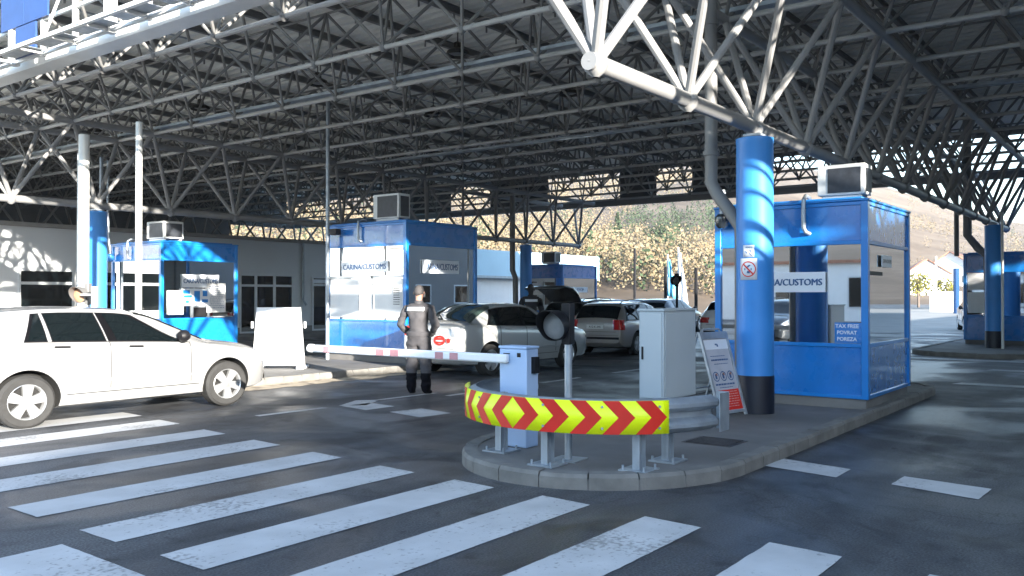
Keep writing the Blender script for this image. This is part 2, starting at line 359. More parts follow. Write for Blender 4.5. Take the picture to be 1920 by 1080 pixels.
# ------------------------------------------------------------------ islands
def island(name, u0, u1, v0, v1, nose=1.4, h=.13, tail=1.0):
    m = MB(); vc = (v0 + v1) / 2; b = (v1 - v0) / 2; pts = []
    for k in range(25): t = math.pi/2 + math.pi * k / 24; pts.append((u0 + nose + nose * math.cos(t), vc + b * math.sin(t)))
    for k in range(17): t = -math.pi/2 + math.pi * k / 16; pts.append((u1 - tail + tail * math.cos(t), vc + b * math.sin(t)))
    # resample the outline into kerb stones of about 0.5 m with narrow joints
    P = pts + [pts[0]]; L = [0]
    for i in range(len(P)-1): L.append(L[-1] + math.dist(P[i], P[i+1]))
    def at(s):
        s %= L[-1]
        for i in range(len(P)-1):
            if L[i+1] >= s: t = (s - L[i]) / max(1e-9, L[i+1] - L[i]); return Vector((lerp(P[i][0], P[i+1][0], t), lerp(P[i][1], P[i+1][1], t)))
    inner = []
    def inn(s, d):
        a = at(s - .03); c = at(s + .03); tn = (c - a).normalized(); return at(s) + Vector((-tn.y, tn.x)) * d
    K = MB(); n = int(L[-1] / .42)
    for k in range(n):
        s0 = k * L[-1] / n; s1 = (k + 1) * L[-1] / n - .012; cs = [lerp(s0, s1, t / 3) for t in range(4)]; dz = rnd.uniform(-.006, .006)
        rows = []
        for s in cs:
            o = at(s); i = inn(s, .15); o2 = inn(s, .02)
            rows.append([(o.x, o.y, -.02), (o.x, o.y, h - .03 + dz), (o2.x, o2.y, h + dz), (i.x, i.y, h + dz), (i.x, i.y, -.02)])
        for a in range(3):
            for c in range(4): K.add([rows[a][c], rows[a+1][c], rows[a+1][c+1], rows[a][c+1]], [(0, 1, 2, 3)])
        K.add(rows[0], [tuple(range(5))]); K.add(rows[3], [tuple(reversed(range(5)))])
    tag(K.build('kerb', M['kerb'], recalc=True), kind='structure')
    S = MB(); ns = 120; ring = [inn(k * L[-1] / ns, .14) for k in range(ns)]
    S.add([(p.x, p.y, h - .012) for p in ring] , [tuple(range(ns))])
    ring2 = [inn(k * L[-1] / ns, .006) for k in range(ns)]
    S.add([(p.x, p.y, h - .04) for p in ring2] + [(p.x, p.y, -.02) for p in ring2], [(k, (k+1) % ns, ns+(k+1) % ns, ns+k) for k in range(ns)])
    tag(S.build('pavement', M['concrete'], recalc=True), kind='structure')
island('i1', 6.0, 16.4, 3.06, 5.85, nose=1.55)
island('i2', 7.2, 19.0, 12.95, 17.0)
island('i3', 7.0, 18.0, 18.6, 24.0, nose=1.8)
island('i4', 25.0, 35.0, 2.2, 5.8)
island('i5', 25.0, 36.0, 18.6, 22.4)
g = MB(); g.box(8.16, 8.62, 3.46, 3.98, .10, .1215)
for k in range(9): g.box(8.19 + k*.048, 8.215 + k*.048, 3.5, 3.94, .1215, .1275)
tag(g.build('drain_cover', M['tin']), 'dark iron drain cover set in the pavement in front of the blue column', 'drain cover')
# pavement strip before the left office building
g = MB(); g.box(-20, 28.2, 26.6, 29, -.02, .12); tag(g.build('pavement', M['concrete'], bevel=.02), kind='structure')

# ------------------------------------------------------------------ canopy
S_ = 1.93; T_ = 1.62; UA = 10.8; VA = 4.24; ZB = 3.74; ZL = 5.5; ZU = 6.75; VMIN = -12; VMAX = 21
u_bot = [UA + S_ * k for k in range(-2, 12)]           # bottom nodes of the deep trusses and upper nodes of the frame
u_low = [UA + S_ * (k + .5) for k in range(-2, 11)]    # lower nodes of the frame
can = empty('canopy', (0, 0, 0), 'huge grey tubular steel space frame roof covering all the border lanes', 'canopy')
girder0 = None
for i, u in enumerate(u_low):
    if i == 0:
        m = MB(); v0 = VA + T_ * (VMIN - .5); v1 = VA + T_ * (VMAX + .5)
        m.tube((0, v0, ZL), (0, v1, ZL), .042, 8, 1)
        for j in range(VMIN, VMAX + 1):
            v = VA + T_ * (j + .5)
            m.lathe([(.02, -.075), (.06, -.04), (.075, 0), (.06, .04), (.02, .075)], (0, v, ZL), 8)
            for du in (-S_/2, S_/2):
                for dv in (-T_/2, T_/2): m.tube((0, v, ZL), (du, v + dv, ZU), .029, 6, caps=False)
            m.tube((-S_/2, v - T_/2, ZU), (-S_/2, v + T_/2, ZU), .022, 6, caps=False)
        girder0 = m.build('lattice_girder', [M['steel'], M['chord']], can, recalc=False); girder0.location = (u, 0, 0)
    else:
        c = girder0.copy(); COL.objects.link(c); c.parent = can; c.location = (u, 0, 0)
truss_rows = [VA + T_ * 10 * k for k in (-1, 0, 1, 2)]
tr0 = None
for vr in truss_rows:
    if tr0 is None:
        m = MB(); m.tube((u_bot[0] - .12, 0, ZB), (u_bot[-1] + .12, 0, ZB), .085, 14)
        for dv in (-T_/2, T_/2): m.tube((u_low[0] - .9, dv, ZL), (u_low[-1] + .9, dv, ZL), .075, 12)
        for k, u in enumerate(u_bot):
            m.lathe([(.03, -.13), (.1, -.07), (.125, 0), (.1, .07), (.03, .13)], (u, 0, ZB), 12)
            for du in (-S_/2, S_/2):
                if not (u_low[0] - .1 <= u + du <= u_low[-1] + .1): uu = u + du * .93
                else: uu = u + du
                for dv in (-T_/2, T_/2): m.tube((u, 0, ZB), (uu, dv, ZL), .048 if k else .055, 10, caps=False)
        tr0 = m.build('main_truss', M['tsteel'], can, recalc=False); tr0.location = (0, vr, 0)
    else:
        c = tr0.copy(); COL.objects.link(c); c.parent = can; c.location = (0, vr, 0)
U0 = u_bot[0] + .3; U1 = u_bot[-1] + .3
m = MB()   # I-section purlin with web and flanges
m.box(U0, U1, -.006, .006, .12, .24); m.box(U0, U1, -.045, .045, .108, .12); m.box(U0, U1, -.045, .045, .24, .25)
for k in range(26): u = U0 + .4 + k * .97; m.tube((u, 0, -.02), (u, 0, .11), .02, 6)
p0 = m.build('purlin', M['purlin'], can, recalc=False); p0.location = (0, VA + T_ * VMIN, ZU + .02)
for j in range(VMIN + 1, VMAX + 2):
    c = p0.copy(); COL.objects.link(c); c.parent = can; c.location = (0, VA + T_ * j, ZU + .02)
# ribbed roof sheets, ribs run across the lanes
m = MB(); v0 = VA + T_ * VMIN - .6; v1 = VA + T_ * (VMAX + 1) + .4; zd = ZU + .275; u = U0 - .3; prof = []
while u < U1 + .3:
    prof += [(u, zd), (u + .12, zd), (u + .135, zd + .06), (u + .265, zd + .06), ]; u += .28
prof = prof[:-1]
vs = [(a, v0, b) for a, b in prof] + [(a, v1, b) for a, b in prof] + [(a, v0, b + .04) for a, b in prof] + [(a, v1, b + .04) for a, b in prof]; n = len(prof)
m.add(vs, [(i, i+1, n+i+1, n+i) for i in range(n-1)] + [(2*n+i, 3*n+i, 3*n+i+1, 2*n+i+1) for i in range(n-1)])
m.build('roof_deck', M['deck'], can, recalc=False, angle=20)
m = MB()   # perimeter channel at front and far edge
m.box(7.0, 7.05, v0, v1, ZL - .05, ZL + .2); m.box(7.05, 7.32, v0, v1, ZL - .05, ZL - .02); m.box(7.05, 7.32, v0, v1, ZL + .17, ZL + .2)
m.build('front_gutter', M['steelw'], can, recalc=False)
m = MB(); m.box(U1 - .1, U1 + .1, v0, v1, ZL - .12, ZL + .12); m.tube((u_bot[-1], v0, ZU), (u_bot[-1], v1, ZU), .03, 6); m.box(U1 + .1, U1 + .14, v0, v1, ZU + .1, ZU + .5)
m.build('far_edge_beam', M['purlin'], can)
m = MB()
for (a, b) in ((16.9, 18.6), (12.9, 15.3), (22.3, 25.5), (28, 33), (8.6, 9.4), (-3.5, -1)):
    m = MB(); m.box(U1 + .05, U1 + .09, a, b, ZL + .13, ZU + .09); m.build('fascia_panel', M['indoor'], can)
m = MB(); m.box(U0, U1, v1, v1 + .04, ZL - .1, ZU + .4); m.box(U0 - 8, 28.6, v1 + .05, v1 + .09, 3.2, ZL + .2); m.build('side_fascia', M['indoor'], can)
for (u, z) in ((UA + 1.1, ZL + .12), (UA + 8.2, ZL + .14)):
    m = MB(); m.box(u - .09, u + .09, v0 + .5, v1 - .5, z, z + .012); m.box(u - .095, u - .09, v0 + .5, v1 - .5, z, z + .06); m.box(u + .09, u + .095, v0 + .5, v1 - .5, z, z + .06); m.build('cable_tray', M['galv'], can, recalc=False)
for v in (8.2, 15.4): m = MB(); m.tube((U0 + .5, v, ZU - .12), (U1 - .5, v, ZU - .12), .018, 6); m.build('conduit', M['galv'], can)
# front walkway frame with blue sheets
fr = empty('sign_scaffold', (6.86, 0, ZL), 'white walkway frame with posts and blue sheets on the front edge of the canopy', 'scaffold')
m = MB(); za = .32
for z in (.02, .58, 1.5): m.box(-.025, .025, 6, v1 - .5, z, z + .05)
for x in (-.45,): m.box(x - .03, x + .03, 6, v1 - .5, .0, .06)
v = 6.4; k = 0
while v < v1 - .6:
    r = .07 if k % 3 == 0 else .035; m.box(-r, r, v - r, v + r, 0, 1.6); m.box(-.5, 0, v - .03, v + .03, .02, .07)
    if k % 3 == 1: m.tube((0, v, 1.4), (-.45, v, .1), .022, 6)
    v += 1.15 * .9; k += 1
m.build('frame', M['steelw'], fr, recalc=False)
m = MB()
for k in range(26): m.box(-.42, -.05, 6.5 + k * 1.15, 7.45 + k * 1.15, .07, .075)
m.build('walkway_grating', M['galv'], fr)
for (a, b, c, d) in ((14.4, 15.2, .6, 1.6), (15.22, 16.05, .6, 1.6), (14.8, 15.5, .06, .58), (17.2, 18.8, .6, 1.6), (18, 18.6, .06, .58)):
    mm = MB(); mm.box(-.075, -.045, a, b, c, d); mm.build('blue_sheet', M['sheetblue'], fr)
# pendant lamps
def lamp_at(u, v, z, lab):
    o = empty('pendant_lamp', (u, v, z), lab, 'lamp', group='bell lamps hanging under the canopy roof')
    m = MB(); m.tube((0, 0, .12), (0, 0, ZU + .02 - z), .012, 6); m.build('rod', M['black'], o)
    m = MB(); m.lathe([(.03, .2), (.07, .18), (.08, .08), (.2, .02), (.24, -.06), (.235, -.065), (.19, .0), (.02, .05)], n=24); m.build('lamp_shade', M['black'], o)
    m = MB(); m.lathe([(0.001, -.05), (.1, -.045), (.16, -.02), (.17, 0)], n=20); m.build('lens', M['lensgrey'], o)
def pix(x, y, z):   # used only to read real positions off the measured layout
    d = (1.6 - z) * 1650 / (y - 554); r = (x - 960) / 1650; return (.6*r + .8) * d, (-.8*r + .6) * d
for (x, y, lab) in ((858, 97, 'black bell lamp hanging above the person in grey, nearest the middle of the roof'), (595, 152, 'black bell lamp hanging left of the middle, near the tall thin pole'), (375, 200, 'black bell lamp high between lattice bars, left of the tall thin pole'), (1068, 172, 'small bell lamp hanging just left of the sunlit truss tip'),
                    (178, 245, 'bell lamp hanging above the sunlit white poles, leftmost of the row'), (812, 212, 'small bell lamp hanging deep in the lattice over the second booth')):
    u, v = pix(x, y, 6.2); lamp_at(u, v, 6.2, lab)

# columns
def column(u, v, lab, group='blue round columns carrying the roof'):
    o = empty('column', (u, v, .12), lab, 'column', group=group)
    m = MB(); m.lathe([(.231, .47), (.231, 3.40), (.235, 3.41), (.235, 3.47), (.20, 3.48), (.001, 3.48)], n=40)
    for k in range(8):
        t = 2*math.pi*k/8 + .2; m.box(-.0015, .0015, -.002, .003, .5, 3.4, 0, Matrix.Translation((.2305*math.cos(t), .2305*math.sin(t), 0)) @ Matrix.Rotation(t + math.pi/2, 4, 'Z'))
    m.build('cladding', M['bluecol'], o)
    m = MB(); m.lathe([(.001, 0), (.236, 0), (.236, .475), (.2, .48)], n=40); m.build('base_band', M['darkbase'], o)
    m = MB(); m.tube((0, 0, 3.45), (0, 0, 3.56), .07, 14); m.box(-.11, .11, -.11, .11, 3.50, 3.53); m.build('bearing', M['galv'], o)
    return o
colA = column(UA, VA, 'blue round column with dark base in front of the right customs booth, sun patches on it')
column(UA + 9*S_, VA - .2, 'blue round column on the far right island before the distant booth')
column(UA, VA + 10*T_, 'blue round column behind the sunlit white poles at the left')
column(UA + 9*S_, VA + 10*T_, 'blue round column beside the pale blue building in the far middle')
column(UA, VA - 10*T_, 'blue round column at the right side of the roof beside the hall')
column(UA + 9*S_, VA - 10*T_, 'far blue round column beside the right hand hall')

def on_cyl(R_, th0, z0):      # maps flat (x right, y up) to the cylinder
    return lambda p: (R_ * math.cos(th0 - p[0]/R_) , R_ * math.sin(th0 - p[0]/R_), z0 + p[1])
def curved_rect(m, wd, ht, fn, mi=0, n=8, x0=None, y0=None):
    x0 = -wd/2 if x0 is None else x0; y0 = -ht/2 if y0 is None else y0
    vs = [fn((x0 + wd*i/n, y0 + ht*j)) for i in range(n+1) for j in (0, 1)]
    m.add(vs, [(2*i, 2*i+2, 2*i+3, 2*i+1) for i in range(n)], mi)
def ring2d(m, cx, cy, ro, ri, fn, mi, n=40):
    vs = [];
    for k in range(n):
        t = 2*math.pi*k/n
        for r in (ro, ri): vs.append(fn((cx + r*math.cos(t), cy + r*math.sin(t))))
    m.add(vs, [(2*k, 2*((k+1) % n), 2*((k+1) % n)+1, 2*k+1) for k in range(n)], mi)
# the signs wrapped on the column: the outline angle runs clockwise seen from the camera side
th = math.atan2(-VA, -UA) 
def cylmap(off, dx, z0):
    Rr = .231 + off
    return lambda p: (Rr*math.cos(th + (p[0]+dx)/Rr), Rr*math.sin(th + (p[0]+dx)/Rr), z0 + p[1])
sx = -.085
sg = MB(); f1 = cylmap(.004, sx, 1.93-.12); curved_rect(sg, .225, .27, f1)
so1 = sg.build('sign_panel', M['signwhite'], colA, recalc=False, solid=.003)
m = MB(); f2 = cylmap(.0075, sx, 1.93-.12); f3 = cylmap(.0095, sx, 1.93-.12); ring2d(m, 0, .0, .098, .084, f2, 0)
for k in range(8):
    a, b = k / 8, (k + 1) / 8; c0 = (lerp(-.062, .062, a), lerp(.062, -.062, a)); c1 = (lerp(-.062, .062, b), lerp(.062, -.062, b))
    m.add([f3(p) for p in ((c0[0] - .007, c0[1] - .007), (c0[0] + .007, c0[1] + .007), (c1[0] + .007, c1[1] + .007), (c1[0] - .007, c1[1] - .007))], [(0, 1, 2, 3)], 0)
m.add([f2(p) for p in ((-.05, -.012), (.045, -.012), (.045, .012), (-.05, .012))], [(0, 1, 2, 3)], 1)
m.add([f2(p) for p in ((-.03, .02), (.0, .02), (.035, .05), (.01, .055))], [(0, 1, 2, 3)], 1); m.add([f2(p) for p in ((-.02, -.05), (.02, -.055), (.03, -.025), (-.01, -.02))], [(0, 1, 2, 3)], 1)
m.build('no_smoking_symbol', [M['red'], M['signtext']], so1, recalc=False)
sg = MB(); f1 = cylmap(.004, sx + .005, 2.155-.12); curved_rect(sg, .145, .15, f1); so2 = sg.build('sign_panel', M['signwhite'], colA, recalc=False, solid=.003)
m = MB(); f2 = cylmap(.0075, sx + .005, 2.155-.12)
tm = text_mb('VIDEO', .022, .02); m.sub(tm, 0, lambda p: f2((p[0], p[1] + .045)))
m.add([f2(p) for p in ((-.045, .0), (.025, .02), (.035, -.01), (-.03, -.03))], [(0, 1, 2, 3)]); m.add([f2(p) for p in ((.0, -.02), (.012, -.02), (.045, -.055), (.03, -.055))], [(0, 1, 2, 3)]); m.add([f2(p) for p in ((-.055, -.055), (.05, -.055), (.05, -.062), (-.055, -.062))], [(0, 1, 2, 3)])
m.build('lettering', M['signtext'], so2, recalc=False)

# big grey downpipe beside the column, poles and conduits
def pipe(name, pts, r, m_, lab, cat, collars=()):
    o = MB(); o.path(pts, r, 14)
    for (p, q) in collars: o.tube(p, q, r * 1.28, 14)
    return tag(o.build(name, m_), lab, cat)
dpu, dpv = 10.95, 4.9
pipe('downpipe', [(dpu, dpv, ZU + .2), (dpu, dpv, 3.3), (dpu, dpv, 3.1), (10.93, 4.8, 2.93), (10.9, 4.56, 2.62), (10.88, 4.46, 2.48), (10.87, 4.45, 2.3), (10.87, 4.45, .12)], .085, M['steel'], 'thick grey drain pipe with an elbow left of the right blue column', 'drain pipe', [((dpu, dpv, 3.46), (dpu, dpv, 3.52)), ((dpu, dpv, 5.2), (dpu, dpv, 5.26))])
pipe('downpipe', [(29.3, 4.9, ZU + .2), (29.3, 4.9, 3.4), (29.25, 4.6, 3.0), (29.2, 4.35, 2.75), (29.2, 4.3, .13)], .12, M['steel'], 'grey drain pipe with elbow by the far right booth and column', 'drain pipe')
pipe('downpipe', [(27.9, 20.9, ZU + .2), (27.9, 20.9, 2.6), (27.95, 20.8, 2.3), (27.97, 20.78, .13)], .11, M['purlin'], 'dark drain pipe beside the blue column in the far middle', 'drain pipe')
pipe('pole', [(8.62, 14.85, .12), (8.62, 14.85, 4.72)], .058, M['steelw'], 'tall bright white pole in the sun behind the bonnet of the silver car', 'pole')
pipe('pole', [(8.75, 17.05, .12), (8.75, 17.05, 4.75)], .10, M['steelw'], 'thick bright white pole in the sun in front of the left blue column', 'pole')
pipe('pole', [(9.4, 18.47, .12), (9.4, 18.47, 4.6)], .06, M['steelw'], 'thinner white pole touching the left side of the thick white pole', 'pole')
pipe('pole', [(13.72, 15.62, .12), (13.72, 15.62, 6.2)], .045, M['galv'], 'tall thin pale pole at the left corner of the middle booth', 'pole')
pipe('pole', [(29.6, 5.25, 2.8), (29.6, 5.25, ZL + .1)], .07, M['purlin'], 'dark pipe rising from the roof of the far right booth', 'pole')
pipe('pole', [(27.6, 3.75, .13), (27.6, 3.75, 3.9)], .035, M['steelw'], 'thin white pole just right of the far right column', 'pole')
pipe('pole', [(24.6, 9.3, 0), (24.6, 9.3, ZL + .3)], .045, M['purlin'], 'thin dark pole behind the right booth reaching up to the roof', 'pole')

# ------------------------------------------------------------------ booths
def dome_camera(u, v, z, lab, par=None, top=None):
    o = empty('dome_camera', (u, v, z), lab, 'camera', group='round cameras on the booths')
    m = MB(); m.lathe([(.001, -.12), (.05, -.11), (.085, -.07), (.1, 0), (.095, .05), (.06, .09), (.001, .1)], n=20); m.build('housing', M['bluecol'] if 'pale blue' in lab else M['darkpaint'], o)
    if top: m = MB(); m.path([(0, 0, .06), (0, 0, .2)] + top, .032, 10); m.build('conduit', M['galv'], o)
    return o
def booth(name, u0, u1, v0, v1, z0, zs, zh, zt, lab, signL=None, signR=None, door=False, gl='mirror', detail=True):
    o = empty(name, (u0, v0, .12), lab, 'booth', group='blue customs booths')
    U, V = u1 - u0, v1 - v0; b = z0 - .12; s = zs - .12; h = zh - .12; t = zt - .12; p = .09
    m = MB(); m.box(.04, U - .04, .04, V - .04, -.005, b); m.build('plinth', M['concrete'], o)
    m = MB()
    for (x, y) in ((0, 0), (U - p, 0), (0, V - p), (U - p, V - p)): m.box(x, x + p, y, y + p, b, t)
    for (za, zb_) in ((b, b + .05), (s - .05, s), (h, h + .05), (t - .05, t)):
        m.box(.008, p - .01, p, V - p, za, zb_); m.box(U - p + .01, U - .008, p, V - p, za, zb_); m.box(p, U - p, .008, p - .01, za, zb_); m.box(p, U - p, V - p + .01, V - .008, za, zb_)
    m.build('frame', M['blueframe'], o, bevel=.006)
    for (nm, za, zb_, mt) in (('lower_panel', b + .05, s - .05, 'blue'), ('fascia_panel', h + .05, t - .05, 'blue')):
        for q_ in ((.03, .05, p, V - p), (U - .05, U - .03, p, V - p), (p, U - p, .03, .05), (p, U - p, V - .05, V - .03)):
            m = MB(); m.box(*q_, za, zb_); m.build(nm, M[mt], o)
    for q_ in ((.035, .045, p, V - p), (U - .045, U - .035, p, V - p), (p, U - p, .035, .045), (p, U - p, V - .045, V - .035)):
        m = MB(); m.box(*q_, s, h); m.build('window', M[gl], o)
    m = MB(); m.box(-.015, U + .015, -.015, V + .015, t, t + .035); m.box(.1, U - .1, .1, V - .1, t + .035, t + .07); m.build('roof', M['blueframe'], o, bevel=.012)
    m = MB(); m.box(.06, U - .06, .06, V - .06, b, b + .02, 0); m.box(.35, U - .2, V - .7, V - .12, s - .12, s - .08); m.box(.5, .9, V - .5, V - .44, s + .02, s + .35); m.box(.12, .5, .2, .9, b + .02, s - .02); m.build('desk', M['indoor'], o)
    return o
def flat(fn_o, fn_x, fn_y, off=0):
    O = Vector(fn_o); X = Vector(fn_x); Y = Vector(fn_y); Nn = X.cross(Y)
    return lambda p: O + X * p[0] + Y * p[1] + Nn * off
def plate(par, O, X, Y, wd, ht, txt=None, th=None, pm='signwhite', tm_='signtext', name='sign_panel', bold=0, extra=None, label=None):
    m = MB(); f = flat(O, X, Y, 0); g2 = flat(O, X, Y, .012)
    cs = [(-wd/2, -ht/2), (wd/2, -ht/2), (wd/2, ht/2), (-wd/2, ht/2)]
    m.add([f(c) for c in cs] + [g2(c) for c in cs], [(3, 2, 1, 0), (4, 5, 6, 7), (0, 1, 5, 4), (1, 2, 6, 5), (2, 3, 7, 6), (3, 0, 4, 7)])
    a = m.build(name, M[pm], par)
    if label: a['label'] = label
    if txt:
        t = text_mb(txt, th, bold); k = MB(); g3 = flat(O, X, Y, .015); kk = min(1, wd * .92 / t.w); k.sub(t, 0, lambda p: g3((p[0] * kk, p[1]))); g4 = flat(O, X, Y, .0155); g5 = flat(O, X, Y, .016); k.sub(t, 0, lambda p: g4((p[0] * kk + .006, p[1] + .002))); k.sub(t, 0, lambda p: g5((p[0] * kk - .005, p[1] - .002))); k.build('lettering', M[tm_], a, recalc=False)
    if extra:
        k = MB(); g3 = flat(O, X, Y, .015)
        for (x0, x1, y0, y1) in extra: k.add([g3(c) for c in ((x0, y0), (x1, y0), (x1, y1), (x0, y1))], [(0, 1, 2, 3)])
        k.build('print', M[tm_], a, recalc=False)
    return a
def lines(wd, ht, n, seed, h_=.4):
    r = random.Random(seed); out = []; y = ht * .4
    for k in range(n):
        x = -wd * .4
        while x < wd * .36:
            l = r.uniform(.04, .13) * wd * 1.2; out.append((x, min(x + l, wd * .4), y - ht/n*.8*h_, y)); x += l + wd * .025
        y -= ht * .8 / n
    return out
YN = (0, -1, 0); XP = (1, 0, 0); ZP = (0, 0, 1)
def ac_unit(u, v, z, lab, w_=.85, d_=.34, h_=.62, rz=0):
    o = empty('ac_unit', (u, v, z), lab, 'air conditioner', rz, 'air conditioners on the booth roofs')
    m = MB(); m.box(-.02, d_, 0, w_, .05, h_); m.box(.02, .08, .05, w_ - .05, 0, .05); m.box(d_ - .08, d_ - .02, .05, w_ - .05, 0, .05); m.build('casing', M['acwhite'], o, bevel=.012)
    m = MB(); m.box(-.03, -.018, .05, w_ - .14, .08, h_ - .05); m.build('grille', M['acdark'], o)
    m = MB(); m.box(.04, d_ - .05, -.01, .002, .09, h_ - .06); m.build('side_grille', M['acdark'], o)
    return o
def hose(u, v, z, lab, du=0, dv=0):
    o = MB(); pts = [(0.25, 0, .1), (.1, 0, .12), (0, 0, .06), (-.01, 0, -.1), (0, .0, -.32), (.0, -.03, -.38), (.06, -.06, -.40)]
    o.path([(u + a, v + b, z + c) for a, b, c in pts], .028, 10)
    for k in range(9): o.tube((u - .005, v, z - .05 - k*.03), (u - .005, v, z - .06 - k*.03), .034, 10)
    return tag(o.build('conduit', M['galv']), lab, 'conduit')
# right booth
b1 = booth('customs_booth', 11.85, 14.15, 3.14, 5.25, .25, .97, 2.27, 2.83, 'bright blue customs booth with mirrored windows behind the right round column')
plate(b1, (-.006, 1.08, 1.66), YN, ZP, 1.08, .27, 'CARINA/CUSTOMS', .088)
plate(b1, (-.004 + .03, .26, .99), YN, ZP, .34, .27, None, None, 'blue', label='blue sticker with white writing low in the window')
for k, t in enumerate(('TAX FREE', 'POVRAT', 'POREZA')):
    tt = text_mb(t, .05, .02); k_ = MB(); fz = flat((.010, .27, 1.08 - k * .085), YN, ZP, 0); k_.sub(tt, 0, fz); k_.build('lettering', M['signwhite'], b1, recalc=False)
plate(b1, (.95, .012, 1.95), XP, ZP, .5, .16, 'CARINA/CUSTOMS', .05, 'signwhite', 'lensgrey')
m = MB(); m.box(.1, .8, .02, .032, 1.75, 1.8); m.build('window_shelf', M['black'], b1)
ac_unit(12.1, 3.24, 2.9, 'white air conditioner with dark grille on the right booth roof', .62, .34, .46)
hose(11.82, 3.96, 2.83, 'short grey hose looping over the roof edge of the right booth')
m = MB(); m.path([(11.78, 5.10, 3.1), (11.78, 5.10, 2.75)], .04, 10)
for k in range(8): m.tube((11.78, 5.10, 3.06 - k*.04), (11.78, 5.10, 3.045 - k*.04), .05, 10)
tag(m.build('conduit', M['galv']), 'ribbed grey conduit coming down to the camera left of the right column', 'conduit')
dome_camera(11.76, 5.10, 2.66, 'dark blue round camera on the left corner of the right booth')
# middle booth
b2 = booth('customs_booth', 13.9, 16.35, 13.3, 15.9, .25, 1.06, 2.70, 3.2, 'blue and white customs booth behind the person in grey and the pale car')
plate(b2, (.012, 1.3, 2.13), YN, ZP, 1.5, .24, 'CARINA/CUSTOMS', .12)
plate(b2, (1.15, .012, 2.13), XP, ZP, 1.25, .3, 'CARINA/CUSTOMS', .14)
m = MB(); m.box(.02, .034, .12, 2.5, 1.87, 1.93); m.box(.02, .034, 1.05, 1.10, .94, 1.93); m.build('window_bar', M['frame_w'], b2)
for a, b_ in ((1.5, 2.45), (.12, 1.0)): m = MB(); m.box(.02, .032, a, b_, .98, 1.86); m.build('white_window_panel', M['white'], b2)  # plain white panels set over the lower window glass
plate(b2, (.010, .28, 1.45), YN, ZP, .24, .5, None, None, 'paper', 'indoor', 'notice', extra=lines(.24, .5, 8, 3))
ac_unit(14.1, 13.7, 3.28, 'white air conditioner with dark grille on the middle booth roof', .8, .35, .6)
hose(13.86, 14.75, 3.22, 'short pale hose looping over the roof edge of the middle booth')
o = empty('floodlight', (13.75, 15.55, 3.05), 'small dark floodlight clamped to the pole at the middle booth', 'floodlight')
m = MB(); m.box(-.1, .06, -.28, -.06, -.06, .08); m.build('housing', M['black'], o, bevel=.01); m = MB(); m.box(-.03, .0, -.08, .04, -.02, .02); m.build('bracket', M['galv'], o)
# left booth
b3 = booth('customs_booth', 12.5, 14.8, 20.5, 22.9, .25, 1.02, 2.5, 2.95, 'blue customs booth with papers in its window, behind the silver hatchback')
plate(b3, (1.15, .012, 1.86), XP, ZP, 1.1, .34, 'CARINA/CUSTOMS', .12)
plate(b3, (.42, .012, 1.30), XP, ZP, .44, .62, None, None, 'paper', 'lensgrey', 'notice', extra=lines(.44, .62, 6, 5)[:8])
plate(b3, (1.0, .006, 1.44), XP, ZP, .84, .45, None, None, 'signwhite', 'blueframe', 'poster', extra=[(-.38, -.18, .08, .18), (-.36, -.12, -.02, .05), (-.05, .12, -.12, .16), (.2, .34, .02, .17), (.18, .36, -.14, -.06), (-.3, -.2, -.16, -.08)], label='blue and white poster in the window')
plate(b3, (1.62, .010, 1.42), XP, ZP, .58, .78, None, None, 'paper', 'signtext', 'notice', extra=lines(.58, .78, 12, 6, .3))
m = MB(); m.box(.95, 1.35, .01, .02, .93, 1.17); m.build('pay_hatch', M['black'], b3)
m = MB(); m.box(.88, 1.42, .006, .016, 1.17, 1.21); m.box(.88, .94, .006, .016, .9, 1.17); m.box(1.36, 1.42, .006, .016, .9, 1.17); m.build('hatch_frame', M['galv'], b3)
m = MB(); m.box(1.45, 2.05, -.12, .01, .9, .93); m.build('counter', M['galv'], b3)
ac_unit(12.75, 20.75, 3.03, 'grey air conditioner on the left booth roof behind the white pole', .8, .55, .5)
hose(12.46, 22.0, 2.97, 'short white hose looping over the roof edge of the left booth')
dome_camera(12.4, 22.75, 2.62, 'pale blue round camera on a hooked pipe at the left booth', top=[(-.02, .02, .35), (-.05, .05, 1.2), (-.05, .05, 2.6)])
m = MB(); m.path([(12.25, 22.95, .12), (12.25, 22.95, 5.3)], .05, 10); tag(m.build('pole', M['galv']), 'thin blue grey pipe standing at the left corner of the left booth', 'pole')
# far booths
b4 = booth('customs_booth', 29.4, 32.0, 19.5, 21.6, .25, 1.0, 2.3, 2.8, 'small far blue booth in the middle, behind the open car boot')
plate(b4, (.01, 1.25, 1.75), YN, ZP, .5, .5, None, None, 'paper', 'lensgrey', 'notice'); plate(b4, (1.3, .01, 1.72), XP, ZP, 1.1, .22, 'POLICIJA', .12)
ac_unit(29.9, 20.2, 2.9, 'small dark air conditioner on the far middle booth roof', .7, .4, .5)
b5 = booth('customs_booth', 29.9, 33.0, 2.4, 5.12, .25, 1.0, 2.3, 2.85, 'dark blue booth with two white panes at the far right edge')
m = MB(); m.box(.012, .03, 1.95, 2.6, 1.65, 2.16); m.build('white_pane', M['white'], b5); m = MB(); m.box(.012, .03, 1.95, 2.6, .95, 1.58); m.build('white_pane', M['white'], b5)
m = MB(); m.box(.014, .032, 1.88, 2.64, .15, .9); m.build('door', M['blue'], b5)
# slim dark booth with a white panel seen left of the right booth
k6 = empty('kiosk', (25.2, 11.2, .12), 'narrow dark blue kiosk with a white panel behind the right booth', 'kiosk')
m = MB(); m.box(0, .6, 0, .6, -.12, 2.7); m.box(-.03, .63, -.03, .63, 2.7, 2.76); m.build('body', M['blue'], k6); m = MB(); m.box(-.012, 0, .06, .54, 1.35, 2.1); m.build('panel', M['white'], k6)
k6.location = (24.2, 9.35, .0)

